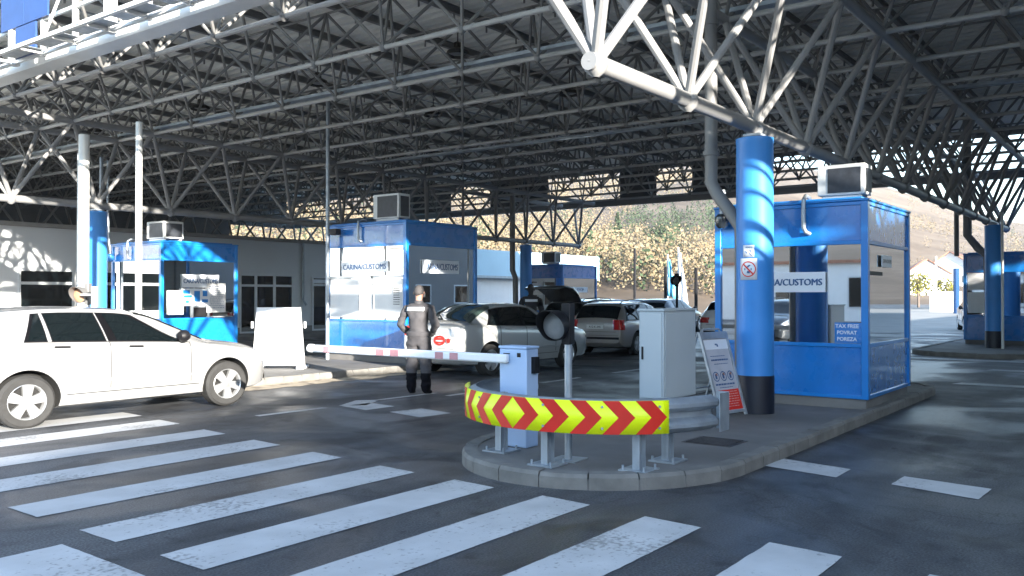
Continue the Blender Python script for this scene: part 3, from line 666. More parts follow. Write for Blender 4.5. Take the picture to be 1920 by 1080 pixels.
# ------------------------------------------------------------------ guard rail with chevron board
CX, CY, EA, EB = 7.42, 4.50, 1.20, 1.28
def ell(off=0, th0=R(82), th1=R(274), n=200):
    pts = []
    for k in range(n + 1):
        t = lerp(th0, th1, k / n); pts.append(Vector((CX + (EA + off) * math.cos(t), CY + (EB + off) * math.sin(t))))
    L = [0]
    for i in range(n): L.append(L[-1] + (pts[i+1] - pts[i]).length)
    return pts, L
def along(pl, s):
    pts, L = pl
    if s <= 0: return pts[0]
    if s >= L[-1]: return pts[-1]
    import bisect
    i = bisect.bisect_left(L, s) - 1; i = max(0, i); t = (s - L[i]) / (L[i+1] - L[i]); return pts[i].lerp(pts[i+1], t)
gr = empty('guard_rail', (CX, CY, .12), 'curved galvanised guard rail around the island nose carrying the arrow board', 'guard rail')
def loc(p, z): return (p[0] - CX, p[1] - CY, z - .12)
rl = ell(-.045, R(82), R(263)); nn = 70; prof = [(0, .425), (.012, .435), (.06, .455), (.078, .475), (.078, .505), (.06, .525), (.004, .55), (0, .575), (.004, .60), (.06, .625), (.078, .645), (.078, .675), (.06, .695), (.012, .715), (0, .725)]
base = [along(rl, rl[1][-1] * k / nn) for k in range(nn + 1)]
base = [base[0] + Vector((.55, 0))] + base + [base[-1] + Vector((.03, .0))]
m = MB(); vs = []
for i, p in enumerate(base):
    tn = (base[min(i+1, len(base)-1)] - base[max(i-1, 0)]).normalized(); nr = Vector((tn.y, -tn.x))
    if (p + nr - Vector((CX, CY))).length < (p - Vector((CX, CY))).length: nr = -nr
    for (o_, z) in prof: q_ = p + nr * o_; vs.append(loc(q_, z))
n = len(prof); m.add(vs, [(i*n+j, (i+1)*n+j, (i+1)*n+j+1, i*n+j+1) for i in range(len(base)-1) for j in range(n-1)])
m.build('beam', M['galv'], gr, recalc=False, solid=.004, angle=40)
e = base[-1]; m = MB(); m.box(e.x - CX - .03, e.x - CX + .17, e.y - CY - .095, e.y - CY - .088, .28, .62); m.box(e.x - CX + .17, e.x - CX + .177, e.y - CY - .095, e.y - CY + .03, .28, .62)
m.build('end_plate', M['galv'], gr, bevel=.004)
pb = []
for (pu, pv) in ((6.66, 5.12), (6.36, 4.38), (6.62, 3.62), (7.15, 3.62)):
    m = MB(); x, y = pu - CX, pv - CY
    m.box(x - .055, x + .055, y - .004, y + .004, 0, .56); m.box(x - .055, x - .047, y - .035, y + .035, 0, .56); m.box(x + .047, x + .055, y - .035, y + .035, 0, .56)
    pst = m.build('post', M['galv'], gr, bevel=.002)
    m = MB(); m.box(x - .13, x + .13, y - .13, y + .13, 0, .014)
    for a in (-.1, .1):
        for b_ in (-.1, .1): m.tube((x + a, y + b_, .014), (x + a, y + b_, .05), .011, 6)
    m.build('base_plate', M['galv'], pst)
    sp = Vector((x, y)); dr = sp.normalized() if sp.length else sp
    m = MB(); m.tube((x, y, .43), (x + dr.x * .1, y + dr.y * .1, .43), .03, 8); m.build('spacer', M['galv'], pst)
# chevron board: yellow curved sheet with red arrows 3 mm proud
bo = ell(.062, R(112), R(236)); Lb = bo[1][-1]
zb0, zb1 = .44, .72
m = MB(); nb = 40; vs = []
for k in range(nb + 1):
    p = along(bo, Lb * k / nb); vs += [loc(p, zb0), loc(p, zb1)]
m.add(vs, [(2*k, 2*k+2, 2*k+3, 2*k+1) for k in range(nb)])
cb = m.build('arrow_board', M['yellow'], gr, recalc=False, solid=.004, angle=60)
bo2 = ell(.0665, R(112), R(236)); L2 = bo2[1][-1]
# arc position of the centre of the diamond
s_c = L2 * .508; per = .279; hw = (zb1 - zb0) / 2; hs = .135; zm = (zb0 + zb1) / 2
def redband(s_mid_in, s_mid_out, dirn):
    if (s_mid_in if dirn > 0 else -s_mid_in + L2) > L2 + .1: return
    m = MB()
    # a V-shaped band: edges move back by hs from the tip line at mid height to the rims
    K = 6
    for half in (1, -1):
        prev = None
        for k in range(K + 1):
            z = zm + half * hw * k / K; back = hs * k / K
            a = s_mid_in - dirn * back; b_ = s_mid_out - dirn * back
            a = min(max(a, .0), L2); b_ = min(max(b_, .0), L2)
            cols = [loc(along(bo2, lerp(a, b_, t / 4)), z) for t in range(5)]
            if prev:
                for t in range(4): m.add([prev[t], prev[t+1], cols[t+1], cols[t]], [(0, 1, 2, 3)])
            prev = cols
    m.build('red_arrow', M['red'], cb, recalc=False)
for k in range(6):
    redband(s_c + hs*.98 + k*per, s_c + hs*.98 + k*per + per*.5, 1)
    redband(s_c - hs*.98 - k*per, s_c - hs*.98 - k*per - per*.5, -1)
m = MB()
for s in (.12, .34, .62, .8, .97):
    p = along(ell(.068, R(112), R(236)), L2 * s); d = (p - Vector((CX, CY))).normalized()
    for z in (zm - .09, zm + .09): q_ = loc(p, z); m.tube(q_, (q_[0] + d.x*.008, q_[1] + d.y*.008, q_[2]), .011, 8)
m.build('bolts', M['galv'], cb)

# ------------------------------------------------------------------ barrier
br = empty('road_barrier', (6.9, 5.0, .12), 'lowered red and white barrier with pale blue grey housing on the island nose', 'barrier')
m = MB(); m.box(.0, .20, .0, .33, 0, .96); m.build('housing', M['barrierw'], br, bevel=.012)
m = MB(); m.box(-.008, .208, -.008, .338, .96, .985); m.build('lid', M['barrierw'], br, bevel=.006)
m = MB(); m.box(-.006, .0, .07, .11, .88, .92); m.build('lock', M['black'], br)
m = MB(); m.box(-.004, .0, .2, .28, .905, .915); m.build('label_strip', M['black'], br)
m = MB(); m.box(.08, .16, -.04, .0, .72, .88); m.build('hinge_box', M['black'], br)
m = MB(); m.box(-.06, -.004, .20, 3.05, .815, .905)
arm = m.build('arm', M['white'], br, bevel=.02); 
m = MB(); m.lathe([(.001, -.03), (.04, -.02), (.05, 0), (.05, .06)], (-.03, 3.07, .86), 14, 'y'); m.build('arm_tip', M['white'], arm)
for (a, b_) in ((.82, .93), (1.02, 1.13), (1.66, 1.78), (1.88, 2.0), (2.76, 2.86)):
    m = MB(); m.box(-.063, -.06, a, b_, .825, .895); m.build('red_stripe', M['rail_red'], arm)

# ------------------------------------------------------------------ signal
def signal(u, v, z, hp, lab, col='galv', face=math.pi, hood='black', lens='lensgrey', big=1, lit=None, arm_=0):
    o = empty('signal_lamp', (u, v, z), lab, 'signal', face, 'single lane signals on posts')
    m = MB(); m.tube((0, 0, 0), (0, 0, hp - z), .035, 12); m.build('post', M[col], o)
    m = MB(); m.box(-.13, .13, -.13, .13, 0, .012); m.build('base_plate', M['galv'], o)
    m = MB(); zc = hp - z - .13; m.box(-.05, .05, -.045 - arm_, .042 - arm_, zc - .17, zc + .2); m.build('control_box', M[hood], o, bevel=.008)
    m = MB(); yc = -.10 - arm_; m.lathe([(.001, -.02), (.125, -.02), (.138, .02), (.138, .10)], (.02, yc, zc), 32, 'x')
    M2 = [(.165, .06), (.160, .06), (.158, .30), (.163, .30)]
    n = 32; vs = []
    for k in range(n + 1):
        t = R(-40) + R(260) * k / n; ln = .09 + .14 * max(0, math.sin(t) + .6) / 1.6
        for (r, h) in ((.139, .05), (.139, ln), (.134, ln), (.134, .05)): vs.append((.02 + h, yc + r * math.cos(t), zc + r * math.sin(t)))
    m.add(vs, [(4*k+j, 4*k+4+j, 4*k+4+(j+1) % 4, 4*k+(j+1) % 4) for k in range(n) for j in range(4)], 0, True); m.build('hood', M[hood], o)
    m = MB(); m.lathe([(.13, .02), (.125, .04), (.09, .06), (.05, .068), (.001, .07)], (.02, yc, zc), 32, 'x'); m.build('lens', M[lens], o)
    return o
signal(6.66, 4.36, .12, 1.46, 'dark round signal with grey lens on a pale post on the island nose', face=math.pi + R(6), arm_=-.0)
signal(7.75, 14.95, .12, 1.74, 'round signal with its hood in the sun behind the silver car roof', 'steelw', math.pi + R(28), 'purlin', 'rust')
signal(22.5, 11.1, 0, 2.15, 'small dark signal on a dark post beyond the grey cabinet', 'black', math.pi + R(60))
signal(23.4, 10.0, 0, 2.2, 'small dark signal on the post beside the narrow kiosk', 'black', math.pi - R(60))
m = MB(); m.tube((7.6, 14.45, .12), (7.6, 14.45, 1.75), .05, 12); m.box(7.57, 7.63, 14.45, 14.85, 1.6, 1.63); tag(m.build('pole', M['steelw']), 'short white post beside the sunlit hooded signal', 'pole')

# added unseen tube frame: its bars throw the curved shadows on the blue column
shf = empty('shadow_frame', (8.1, -2.4, 0), 'unseen tubular frame added to cast bar shadows on the blue column', 'shadow_caster')
for x in (-2.1, 2.1): m = MB(); m.tube((x, 0, 0), (x, 0, 5.3), .07, 12); m.build('post', M['steelw'], shf)
m = MB(); m.tube((-2.1, 0, 5.25), (2.1, 0, 5.25), .05, 10); m.tube((-2.1, 0, 3.55), (2.1, 0, 3.35), .05, 10); m.build('crossbar', M['steelw'], shf)
for (zc, r, sl_) in ((4.72, .028, -.85), (4.40, .03, -.7), (3.98, .055, -.8), (3.70, .028, -.9)):
    m = MB(); m.tube((-.75, 0, zc - sl_ * .75), (.95, 0, zc + sl_ * .95), r, 10); m.build('diagonal', M['steelw'], shf)
# ------------------------------------------------------------------ cabinet
cbn = empty('control_cabinet', (8.60, 4.40, .12), 'tall pale grey electrical cabinet between the signal post and the blue column', 'cabinet')
m = MB(); m.box(.03, .78, .03, .27, 0, .34); m.build('plinth', M['concrete'], cbn)
m = MB(); m.box(0, .80, 0, .30, .34, 1.31); m.build('casing', M['cabinet'], cbn, bevel=.008)
m = MB(); m.box(-.015, .815, -.015, .315, 1.31, 1.335); m.build('lid', M['cabinet'], cbn, bevel=.005)
m = MB(); m.box(-.012, -.001, .022, .278, .36, 1.29); dr_ = m.build('door', M['cabinet'], cbn, bevel=.004)
m = MB(); m.box(-.02, -.012, .24, .262, .78, .92); m.build('handle', M['black'], dr_)
m = MB(); m.box(.03, .77, -.008, -.001, .36, 1.285); m.build('side_panel', M['cabinet'], cbn, bevel=.003)

# ------------------------------------------------------------------ A-board sign on the island
ab = empty('a_frame_sign', (9.93, 4.36, .13), 'leaning folding information board with grey poster and red lower part beside the blue column', 'sign board', math.atan2(-.11, .52))
W_, Hh = .53, 1.02; ln_ = .30
O = Vector((0, -.02, .04)); X = Vector((1, 0, 0)); Y = Vector((0, ln_, Hh - .04)).normalized()
def abf(off): return flat(O, X, Y, off)
def slab(m, x0, x1, y0, y1, o0, o1, mi=0):
    a, b_ = abf(o0), abf(o1); cs = [(x0, y0), (x1, y0), (x1, y1), (x0, y1)]
    m.add([a(c) for c in cs] + [b_(c) for c in cs], [(3, 2, 1, 0), (4, 5, 6, 7), (0, 1, 5, 4), (1, 2, 6, 5), (2, 3, 7, 6), (3, 0, 4, 7)], mi)
m = MB(); slab(m, -.015, .02, -.04, Hh, -.012, .02); slab(m, W_ - .02, W_ + .015, -.04, Hh, -.012, .02); slab(m, .02, W_ - .02, Hh - .09, Hh, -.012, .02); slab(m, .02, W_ - .02, 0, .03, -.012, .02); m.build('frame', M['galv'], ab, bevel=.003)
m = MB(); slab(m, .02, W_ - .02, .03, Hh - .09, -.004, .002); pn = m.build('poster', mat('poster_grey', (.42, .43, .48), .5, 0, .08, 6), ab)
m = MB(); slab(m, .03, W_ - .03, .04, .29, .003, .006); rp = m.build('red_panel', M['red'], pn)
rr = random.Random(4); m = MB()
for k in range(7):
    x = .06
    while x < W_ - .09:
        l = rr.uniform(.02, .07); slab(m, x, min(x + l, W_ - .06), .26 - k*.03, .268 - k*.03, .0065, .0075); x += l + .012
m.build('print', mat('pale_print', (.6, .35, .33), .6), rp)
m = MB(); slab(m, .02, W_ - .02, Hh - .22, Hh - .10, .003, .004); m.build('poster_head', M['signwhite'], pn)
m = MB()
for (y, h, x0, x1) in ((.71, .008, .1, .4), (.655, .02, .1, .44), (.61, .008, .14, .42), (.35, .02, .07, .46), (.315, .009, .14, .4), (.85, .02, .25, .3), (.83, .03, .28, .31)):
    x = x0
    while x < x1: l = rr.uniform(.02, .05); slab(m, x, min(x + l, x1), y, y + h, .0045, .0055); x += l + .008
for k, cx_ in enumerate((.12, .265, .41)):
    f_ = abf(.005); n = 20; vs = []
    for i in range(n):
        t = 2*math.pi*i/n
        for r in (.062, .050): vs.append(f_((cx_ + r*math.cos(t), .46 + r*math.sin(t))))
    m.add(vs, [(2*i, 2*((i+1) % n), 2*((i+1) % n)+1, 2*i+1) for i in range(n)], 0)
    slab(m, cx_ - .02, cx_ + .015, .43, .49, .0045, .0055, 0); slab(m, cx_ - .005, cx_ + .03, .47, .50, .0045, .0055, 1)
m.build('print', [M['signtext'], M['terracotta']], pn, recalc=False)
m = MB(); m.tube((.0, .62, .0), (.0, ln_ - .01, Hh), .014, 8); m.tube((W_, .62, .0), (W_, ln_ - .01, Hh), .014, 8); m.tube((0, .52, .3), (W_, .52, .3), .01, 8); m.tube((.1, ln_, Hh + .03), (W_ - .1, ln_, Hh + .03), .012, 8); m.tube((.1, ln_, Hh + .03), (.06, ln_, Hh - .02), .012, 8); m.tube((W_ - .1, ln_, Hh + .03), (W_ - .06, ln_, Hh - .02), .012, 8); m.build('back_legs', M['galv'], ab)

# white board standing in the sun on island two
wb = empty('barrier_board', (11.15, 14.9, .12), 'plain white portable board standing in full sun left of the middle booth', 'board', math.atan2(-.80, .60))
m = MB(); m.prism([(-.03, .06), (1.03, .06), (.94, 1.24), (.06, 1.24)], -.03, .03, M=Matrix(((1, 0, 0, 0), (0, 0, 1, 0), (0, 1, 0, 0), (0, 0, 0, 1)))); m.build('panel', M['white'], wb, bevel=.015)
m = MB(); m.box(-.05, .09, -.25, .3, 0, .06); m.box(.91, 1.05, -.25, .3, 0, .06); m.build('foot', M['white'], wb, bevel=.01)
m = MB(); m.box(-.05, -.02, -.04, .04, .82, .95); m.box(1.02, 1.05, -.04, .04, .82, .95); m.build('grip', M['white'], wb)

# ------------------------------------------------------------------ cars
CARS = {}
def make_car(key, paint, cfg, lab, glassm='carglass'):
    L, W2, HB = cfg['L'], cfg['W'] / 2, cfg.get('HB', .93)
    top = cfg['top']; belt = cfg['belt']; low = [(0, .36), (.15, .24), (.6, .20), (L - .6, .20), (L - .15, .24), (L, .32)]
    hw_ = cfg.get('hw', [(0, .80), (.05, .87), (.15, .93), (.5, .985), (1.0, 1), (L - 1.2, 1), (L - .6, .96), (L - .25, .86), (L - .08, .74), (L, .60)]); wr = cfg['wr']
    def ring(x):
        T = interp(top, x); B = min(interp(belt, x), T - .03); zl = interp(low, x); w_ = interp(hw_, x) * W2; r_ = interp(wr, x) * W2; r_ = min(r_, w_ * .93)
        s0 = (w_ * .945, B + .015); e0 = (r_, T - .065) if T - B > .1 else (r_, lerp(B + .012, T, .55))
        if e0[1] < s0[1]: e0 = (e0[0], s0[1] + .002)
        P_ = [(0, zl), (w_*.8, zl), (w_*.94, zl + .04), (w_*.985, zl + .16), (w_*.998, lerp(zl, B, .55)), (w_, B - .16), (w_*.985, B - .05), (w_*.965, B - .005), s0]
        for t in (.33, .66): P_.append((lerp(s0[0], e0[0], t) + .018 * math.sin(math.pi * t) * (T - B > .2), lerp(s0[1], e0[1], t)))
        P_ += [e0, (r_ * .95, max(lerp(e0[1], T, .62), e0[1])), (r_ * .72, T - .004), (r_*.35, T + .006), (0, T + .01)]
        return P_
    def S(x, q):
        P_ = ring(x); i = min(int(q), len(P_) - 2); t = q - i; return Vector((x, lerp(P_[i][0], P_[i+1][0], t), lerp(P_[i][1], P_[i+1][1], t)))
    def Sn(x, q, off, side=1):
        p = S(x, q); a = S(min(x + .02, L), q) - S(max(x - .02, 0), q); b_ = S(x, min(q + .05, 14.99)) - S(x, max(q - .05, 0)); n = b_.cross(a)
        if n.length < 1e-9: n = Vector((0, 0, 1))
        n.normalize()
        if n.dot(p - Vector((p.x, 0, .6))) < 0: n = -n
        p = p + n * off; return Vector((p.x, p.y * side, p.z))
    o = empty('car_' + key, (0, 0, 0), lab, 'car'); o.name = 'parked_car'
    xs = [0, .02, .05, .1]; x = .16
    while x < L - .14: xs.append(x); x += .065
    xs += [L - .1, L - .05, L - .02, L]
    m = MB(); NR = None
    for x in xs:
        P_ = ring(x); full = [(y, z) for y, z in P_] + [(-y, z) for y, z in reversed(P_[1:-1])]; NR = len(full)
        m.v += [(x, y, z) for y, z in full]
    for i in range(len(xs) - 1):
        for k in range(NR): m.f.append([i*NR+k, (i+1)*NR+k, (i+1)*NR+(k+1) % NR, i*NR+(k+1) % NR]); m.m.append(0); m.sm.append(True)
    m.f.append(list(range(NR))); m.m.append(0); m.sm.append(False); m.f.append(list(reversed(range((len(xs)-1)*NR, len(xs)*NR)))); m.m.append(0); m.sm.append(False)
    body = m.build('body', [M[paint], M['arch']], o, angle=28)
    rw = cfg['rw']; wx = cfg['wheels']; cut = MB()
    for x in wx:
        for s in (1, -1): cut.tube((x, s * (W2 - .30), rw + .01), (x, s * (W2 + .3), rw + .01), rw + .055, 40, 1)
    cu = cut.build('cut', [M[paint], M['arch']]); cu.data.polygons.foreach_set('material_index', [1] * len(cu.data.polygons))
    md = body.modifiers.new('bool', 'BOOLEAN'); md.object = cu; md.operation = 'DIFFERENCE'; md.solver = 'EXACT'
    dg = bpy.context.evaluated_depsgraph_get(); nm = bpy.data.meshes.new_from_object(body.evaluated_get(dg)); body.modifiers.clear(); body.data = nm
    nm.set_sharp_from_angle(angle=R(28)); bpy.data.objects.remove(cu)
    def patch(name, x0, x1, q0, q1, off, mt, par, side=None, nx=14, nq=8, fx=None, thick=0):
        m = MB()
        for sd in ((1, -1) if side is None else (side,)):
            vs = [];
            for i in range(nx + 1):
                for j in range(nq + 1):
                    q = lerp(q0, q1, j / nq); a, b_ = (x0, x1) if fx is None else fx(j / nq); vs.append(Sn(lerp(a, b_, (i / nx) ** (2 if name == 'tail_lamp' else 1)), q, off, sd))
            m.add(vs, [(i*(nq+1)+j, (i+1)*(nq+1)+j, (i+1)*(nq+1)+j+1, i*(nq+1)+j+1) for i in range(nx) for j in range(nq)], 0, True)
        return m.build(name, M[mt], par, recalc=False, angle=50)
    # side glass: (x0 bottom, x1 bottom, x0 top, x1 top)
    tr = cfg['dlo']
    for sd in (1, -1):
        a0, a1, b0, b1 = tr['all']
        patch('window_surround', 0, 0, 8.02, 10.96, .004, 'pillar', o, sd, 30, 8, lambda t: (lerp(a0 - .03, b0 - .03, t), lerp(a1 + .03, b1 + .03, t)))
        for (a0_, a1_, b0_, b1_) in tr['panes']:
            patch('side_window', 0, 0, 8.16, 10.84, .0075, glassm if False else 'carglass', o, sd, 16, 8, lambda t: (lerp(a0_, b0_, t), lerp(a1_, b1_, t)))
        for (a0_, a1_, b0_, b1_) in tr.get('strips', ()): patch('pillar_strip', 0, 0, 8.05, 10.9, .010, paint, o, sd, 2, 8, lambda t: (lerp(a0_, b0_, t), lerp(a1_, b1_, t)))
        patch('window_trim', 0, 0, 8.0, 8.1, .010, 'chrome' if cfg.get('chrome') else 'black', o, sd, 30, 1, lambda t: (a0 - .03, a1 + .03))
    def cross(name, x0, x1, qa, off, mt, par, bow=0):
        m = MB(); vs = []; nx = 12; qs = [lerp(15, qa, j / 8) for j in range(9)]; line = [(1, q) for q in reversed(qs)] + [(-1, q) for q in qs[1:]]
        for i in range(nx + 1):
            for sd, q in line: vs.append(Sn(lerp(x0, x1, i / nx), min(q, 14.999), off, sd))
        k = len(line); m.add(vs, [(i*k+j, (i+1)*k+j, (i+1)*k+j+1, i*k+j+1) for i in range(nx) for j in range(k-1)], 0, True)
        return m.build(name, M[mt], par, recalc=False, angle=50)
    cross('windscreen', *cfg['ws'], 11.35, .006, 'carglass', o)
    rwn = cross('rear_window', *cfg['rwn'], 11.05, .006, glassm, o)
    # door and bonnet gaps
    def gap(pts, r):
        m = MB(); m.path(pts, r, 4, caps=False); m.build('panel_gap', M['black'], o, recalc=False)
    for sd in (1, -1):
        for x in cfg['seams']: gap([Sn(x, q, .002, sd) for q in (3.2, 4, 5, 6, 7, 7.9)], .0045)
        gap([Sn(x, 3.05, .002, sd) for x in [wx[0] + rw + .12 + k * (wx[1] - wx[0] - 2*rw - .24) / 8 for k in range(9)]], .006)
        xa, xb = cfg['hoodseam']; gap([Sn(lerp(xa, xb, k/10), 11.6, .001, sd) for k in range(11)], .004)
    for x in cfg['handles']:
        for sd in (1, -1):
            m = MB(); p = Sn(x, 6.1, .012, sd); m.tube(p, Sn(x + .18, 6.1, .012, sd), .013, 8); m.build('handle', M['black'] if cfg.get('dh') else M[paint], o)
    for sd in (1, -1):
        m = MB(); pts = [Sn(x, 3.6, .006, sd) for x in [wx[0] + rw + .1 + k * (wx[1] - wx[0] - 2*rw - .2) / 10 for k in range(11)]]
        for p, q in zip(pts, pts[1:]): m.tube(p, q, .018, 6)
        m.build('side_moulding', M[paint] if cfg.get('plain') else M['black'], o)
    # mirrors
    for sd in (1, -1):
        xm = cfg['mirror']; p = Sn(xm, 8.6, 0, sd); c = p + Vector((.02, sd * .11, .05)); m = MB()
        m.lathe([(.001, -.06), (.06, -.055), (.085, -.02), (.085, .03), (.05, .08), (.001, .1)], c, 14, 'x'); m.tube(p, c, .025, 8); m.build('mirror', M['black'], o)
    # wheels
    for x in wx:
        for sd in (1, -1):
            y = sd * (W2 - .115); m = MB(); hwid = .1
            m.lathe([(rw*.66, -hwid), (rw*.9, -hwid*1.05), (rw, -hwid*.75), (rw*1.003, 0), (rw, hwid*.75), (rw*.9, hwid*1.05), (rw*.66, hwid)], (x, y, rw), 40, 'y'); wl = m.build('wheel', M['rubber'], o)
            m = MB(); f = sd
            m.lathe([(rw*.68, f*.098), (rw*.655, f*.104), (rw*.62, f*.09), (rw*.60, f*.02), (rw*.60, -f*.09)], (x, y, rw), 40, 'y')
            for k in range(5):
                t = 2*math.pi*k/5 + .3 * x; c_, s_ = math.cos(t), math.sin(t)
                def pt(r, a, yy): return (x + r*c_ - a*s_, y + f*yy, rw + r*s_ + a*c_)
                w0, w1 = rw*.13, rw*.21; r0, r1 = rw*.1, rw*.64
                m.add([pt(r0, -w0, .088), pt(r1, -w1, .092), pt(r1, w1, .092), pt(r0, w0, .088), pt(r0, -w0, .05), pt(r1, -w1, .05), pt(r1, w1, .05), pt(r0, w0, .05)], [(0,1,2,3), (7,6,5,4), (0,4,5,1), (1,5,6,2), (2,6,7,3), (3,7,4,0)])
            m.lathe([(.001, f*.1), (rw*.13, f*.098), (rw*.2, f*.085), (rw*.2, f*.05)], (x, y, rw), 20, 'y'); m.build('rim', M['rim'], wl)
            m = MB(); m.lathe([(.001, f*.03), (rw*.60, f*.03)], (x, y, rw), 24, 'y'); m.build('brake_disc', M['arch'], wl)
    # lamps and ends
    zt_ = cfg['tz']
    def ywid(x, z):
        P_ = ring(x); z = min(z, P_[7][1] - .01)
        for k in range(2, len(P_) - 1):
            if P_[k][1] <= z <= P_[k+1][1] and P_[k+1][1] > P_[k][1]: return lerp(P_[k][0], P_[k+1][0], (z - P_[k][1]) / (P_[k+1][1] - P_[k][1]))
        return P_[8][0]
    ye = interp(hw_, 0) * W2; tl = cfg.get('tl', .26)
    for sd in (1, -1):
        m = MB(); NL = 5; cols = []
        for a in range(5): cols.append([(-.014, lerp(ywid(0, 0) - cfg.get('tw', .2), ywid(0, lerp(*zt_, c / NL)) - .004, a / 4), lerp(*zt_, c / NL)) for c in range(NL + 1)])
        for a in range(21):
            x = tl * (a / 20) ** 2; cols.append([(x - (.006 if a == 0 else 0), ywid(x, lerp(*zt_, c / NL)) + .009, lerp(*zt_, c / NL)) for c in range(NL + 1)])
        cols[0] = [(.01, p[1], p[2]) for p in cols[0]]; cols.append([(tl, p[1] - .03, p[2]) for p in cols[-1]])
        vs = [(p[0], sd * p[1], p[2]) for c in cols for p in c]; m.add(vs, [(i*(NL+1)+j, (i+1)*(NL+1)+j, (i+1)*(NL+1)+j+1, i*(NL+1)+j+1) for i in range(len(cols)-1) for j in range(NL)], 0, True)
        m.build('tail_lamp', M['headl' if cfg.get('clear') and sd < 0 else 'tail'], o, recalc=False, angle=40)
        patch('head_lamp', L - .52, L - .06, 5.6, 8.6, .007, 'headl', o, sd, 10, 8, lambda t: (L - .30 - .28*t, L - .08 - .05*t))
    m = MB(); m.box(-.016, -.002, -.26, .26, cfg['pz'], cfg['pz'] + .11); np_ = m.build('number_plate', M['plate'], o)
    m = MB(); x = -.2
    tt = text_mb(cfg.get('pt', 'A12-K-345'), .06, .01); fz = flat((-.019, 0, cfg['pz'] + .055), (0, -1, 0), (0, 0, 1)); m.sub(tt, 0, fz); m.build('lettering', M['black'], np_, recalc=False)
    m = MB(); m.box(-.022, .03, -ye * .93, ye * .93, .46, .52); m.build('rear_bumper_strip', M['black'], o, bevel=.008)
    m = MB(); m.box(-.006, .002, -ye*.82, ye*.82, zt_[0] - .06, zt_[0] - .052); m.box(-.006, .002, -ye*.9, ye*.9, .56, .566); m.build('boot_gap', M['black'], o)
    yf = interp(hw_, L) * W2; m = MB(); m.box(L - .02, L + .012, -yf*.85, yf*.85, .5, .6); m.box(L - .02, L + .01, -yf*.8, yf*.8, .3, .42); m.build('grille', M['black'], o, bevel=.01)
    if cfg.get('rails'):
        for sd in (1, -1): m = MB(); m.path([(cfg['rails'][0] + k * (cfg['rails'][1] - cfg['rails'][0]) / 12, sd * W2 * .60, interp(top, cfg['rails'][0] + k * (cfg['rails'][1] - cfg['rails'][0]) / 12) + (.045 if 0 < k < 12 else 0)) for k in range(13)], .014, 8); m.build('roof_rail', M['black'], o)
    m = MB(); a = cfg['rwn']; p = Sn(a[0] + .01, 14.9, .02, 1); q = Sn(lerp(a[0], a[1], .45), 12.8, .02, 1); m.tube(p, q, .008, 6); m.build('wiper', M['black'], o)
    return o
hatch = dict(L=4.30, W=1.80, rw=.325, wheels=(.80, 3.45), top=[(0, .84), (.03, .96), (.10, 1.12), (.30, 1.34), (.45, 1.415), (.7, 1.45), (1.3, 1.475), (1.9, 1.46), (2.3, 1.40), (2.75, 1.22), (3.15, 1.03), (3.3, .985), (3.7, .93), (4.05, .82), (4.2, .72), (4.28, .60), (4.3, .52)],
    belt=[(0, .82), (.1, .93), (.6, 1.03), (1.7, 1.0), (2.7, .955), (3.1, .92), (3.6, .85), (4.1, .72), (4.3, .48)], wr=[(0, .70), (.3, .68), (.8, .66), (2.0, .67), (2.6, .72), (3.2, .82), (3.8, .82), (4.3, .7)],
    dlo=dict(all=(.80, 2.86, .97, 2.14), panes=((.82, 1.03, .97, 1.02), (1.10, 1.73, 1.08, 1.67), (1.88, 2.80, 1.79, 2.10)), strips=((1.04, 1.085, 1.03, 1.065), (1.745, 1.765, 1.685, 1.70))), ws=(2.22, 3.14), rwn=(.12, .42), seams=(1.78, 2.88), hoodseam=(3.2, 4.0),
    handles=(1.10, 2.02), mirror=2.72, tz=(.76, .93), pz=.62, plain=1, dh=1)
sedan = dict(L=4.62, W=1.79, rw=.315, wheels=(.86, 3.52), top=[(0, .80), (.02, .93), (.07, 1.02), (.25, 1.07), (.42, 1.10), (.8, 1.27), (1.15, 1.395), (1.5, 1.43), (2.0, 1.44), (2.4, 1.40), (2.8, 1.24), (3.2, 1.05), (3.4, .99), (3.9, .93), (4.35, .82), (4.55, .68), (4.62, .52)],
    belt=[(0, .78), (.1, .97), (.3, 1.01), (1.0, .98), (2.2, .94), (3.2, .91), (3.8, .86), (4.4, .74), (4.62, .48)], wr=[(0, .78), (.3, .76), (.7, .68), (1.2, .64), (2.2, .66), (2.8, .72), (3.4, .82), (4.0, .82), (4.6, .7)],
    dlo=dict(all=(.78, 3.1, 1.12, 2.34), panes=((.84, 1.12, 1.16, 1.30), (1.18, 1.92, 1.34, 1.90), (2.02, 3.0, 2.0, 2.30))), ws=(2.36, 3.22), rwn=(.40, 1.16), seams=(1.15, 2.0, 3.02), hoodseam=(3.35, 4.3),
    handles=(1.3, 2.2), mirror=2.92, tz=(.80, .98), pz=.80, tl=.05, tq=(5.4, 6.6), tw=.10, plain=1, clear=1)
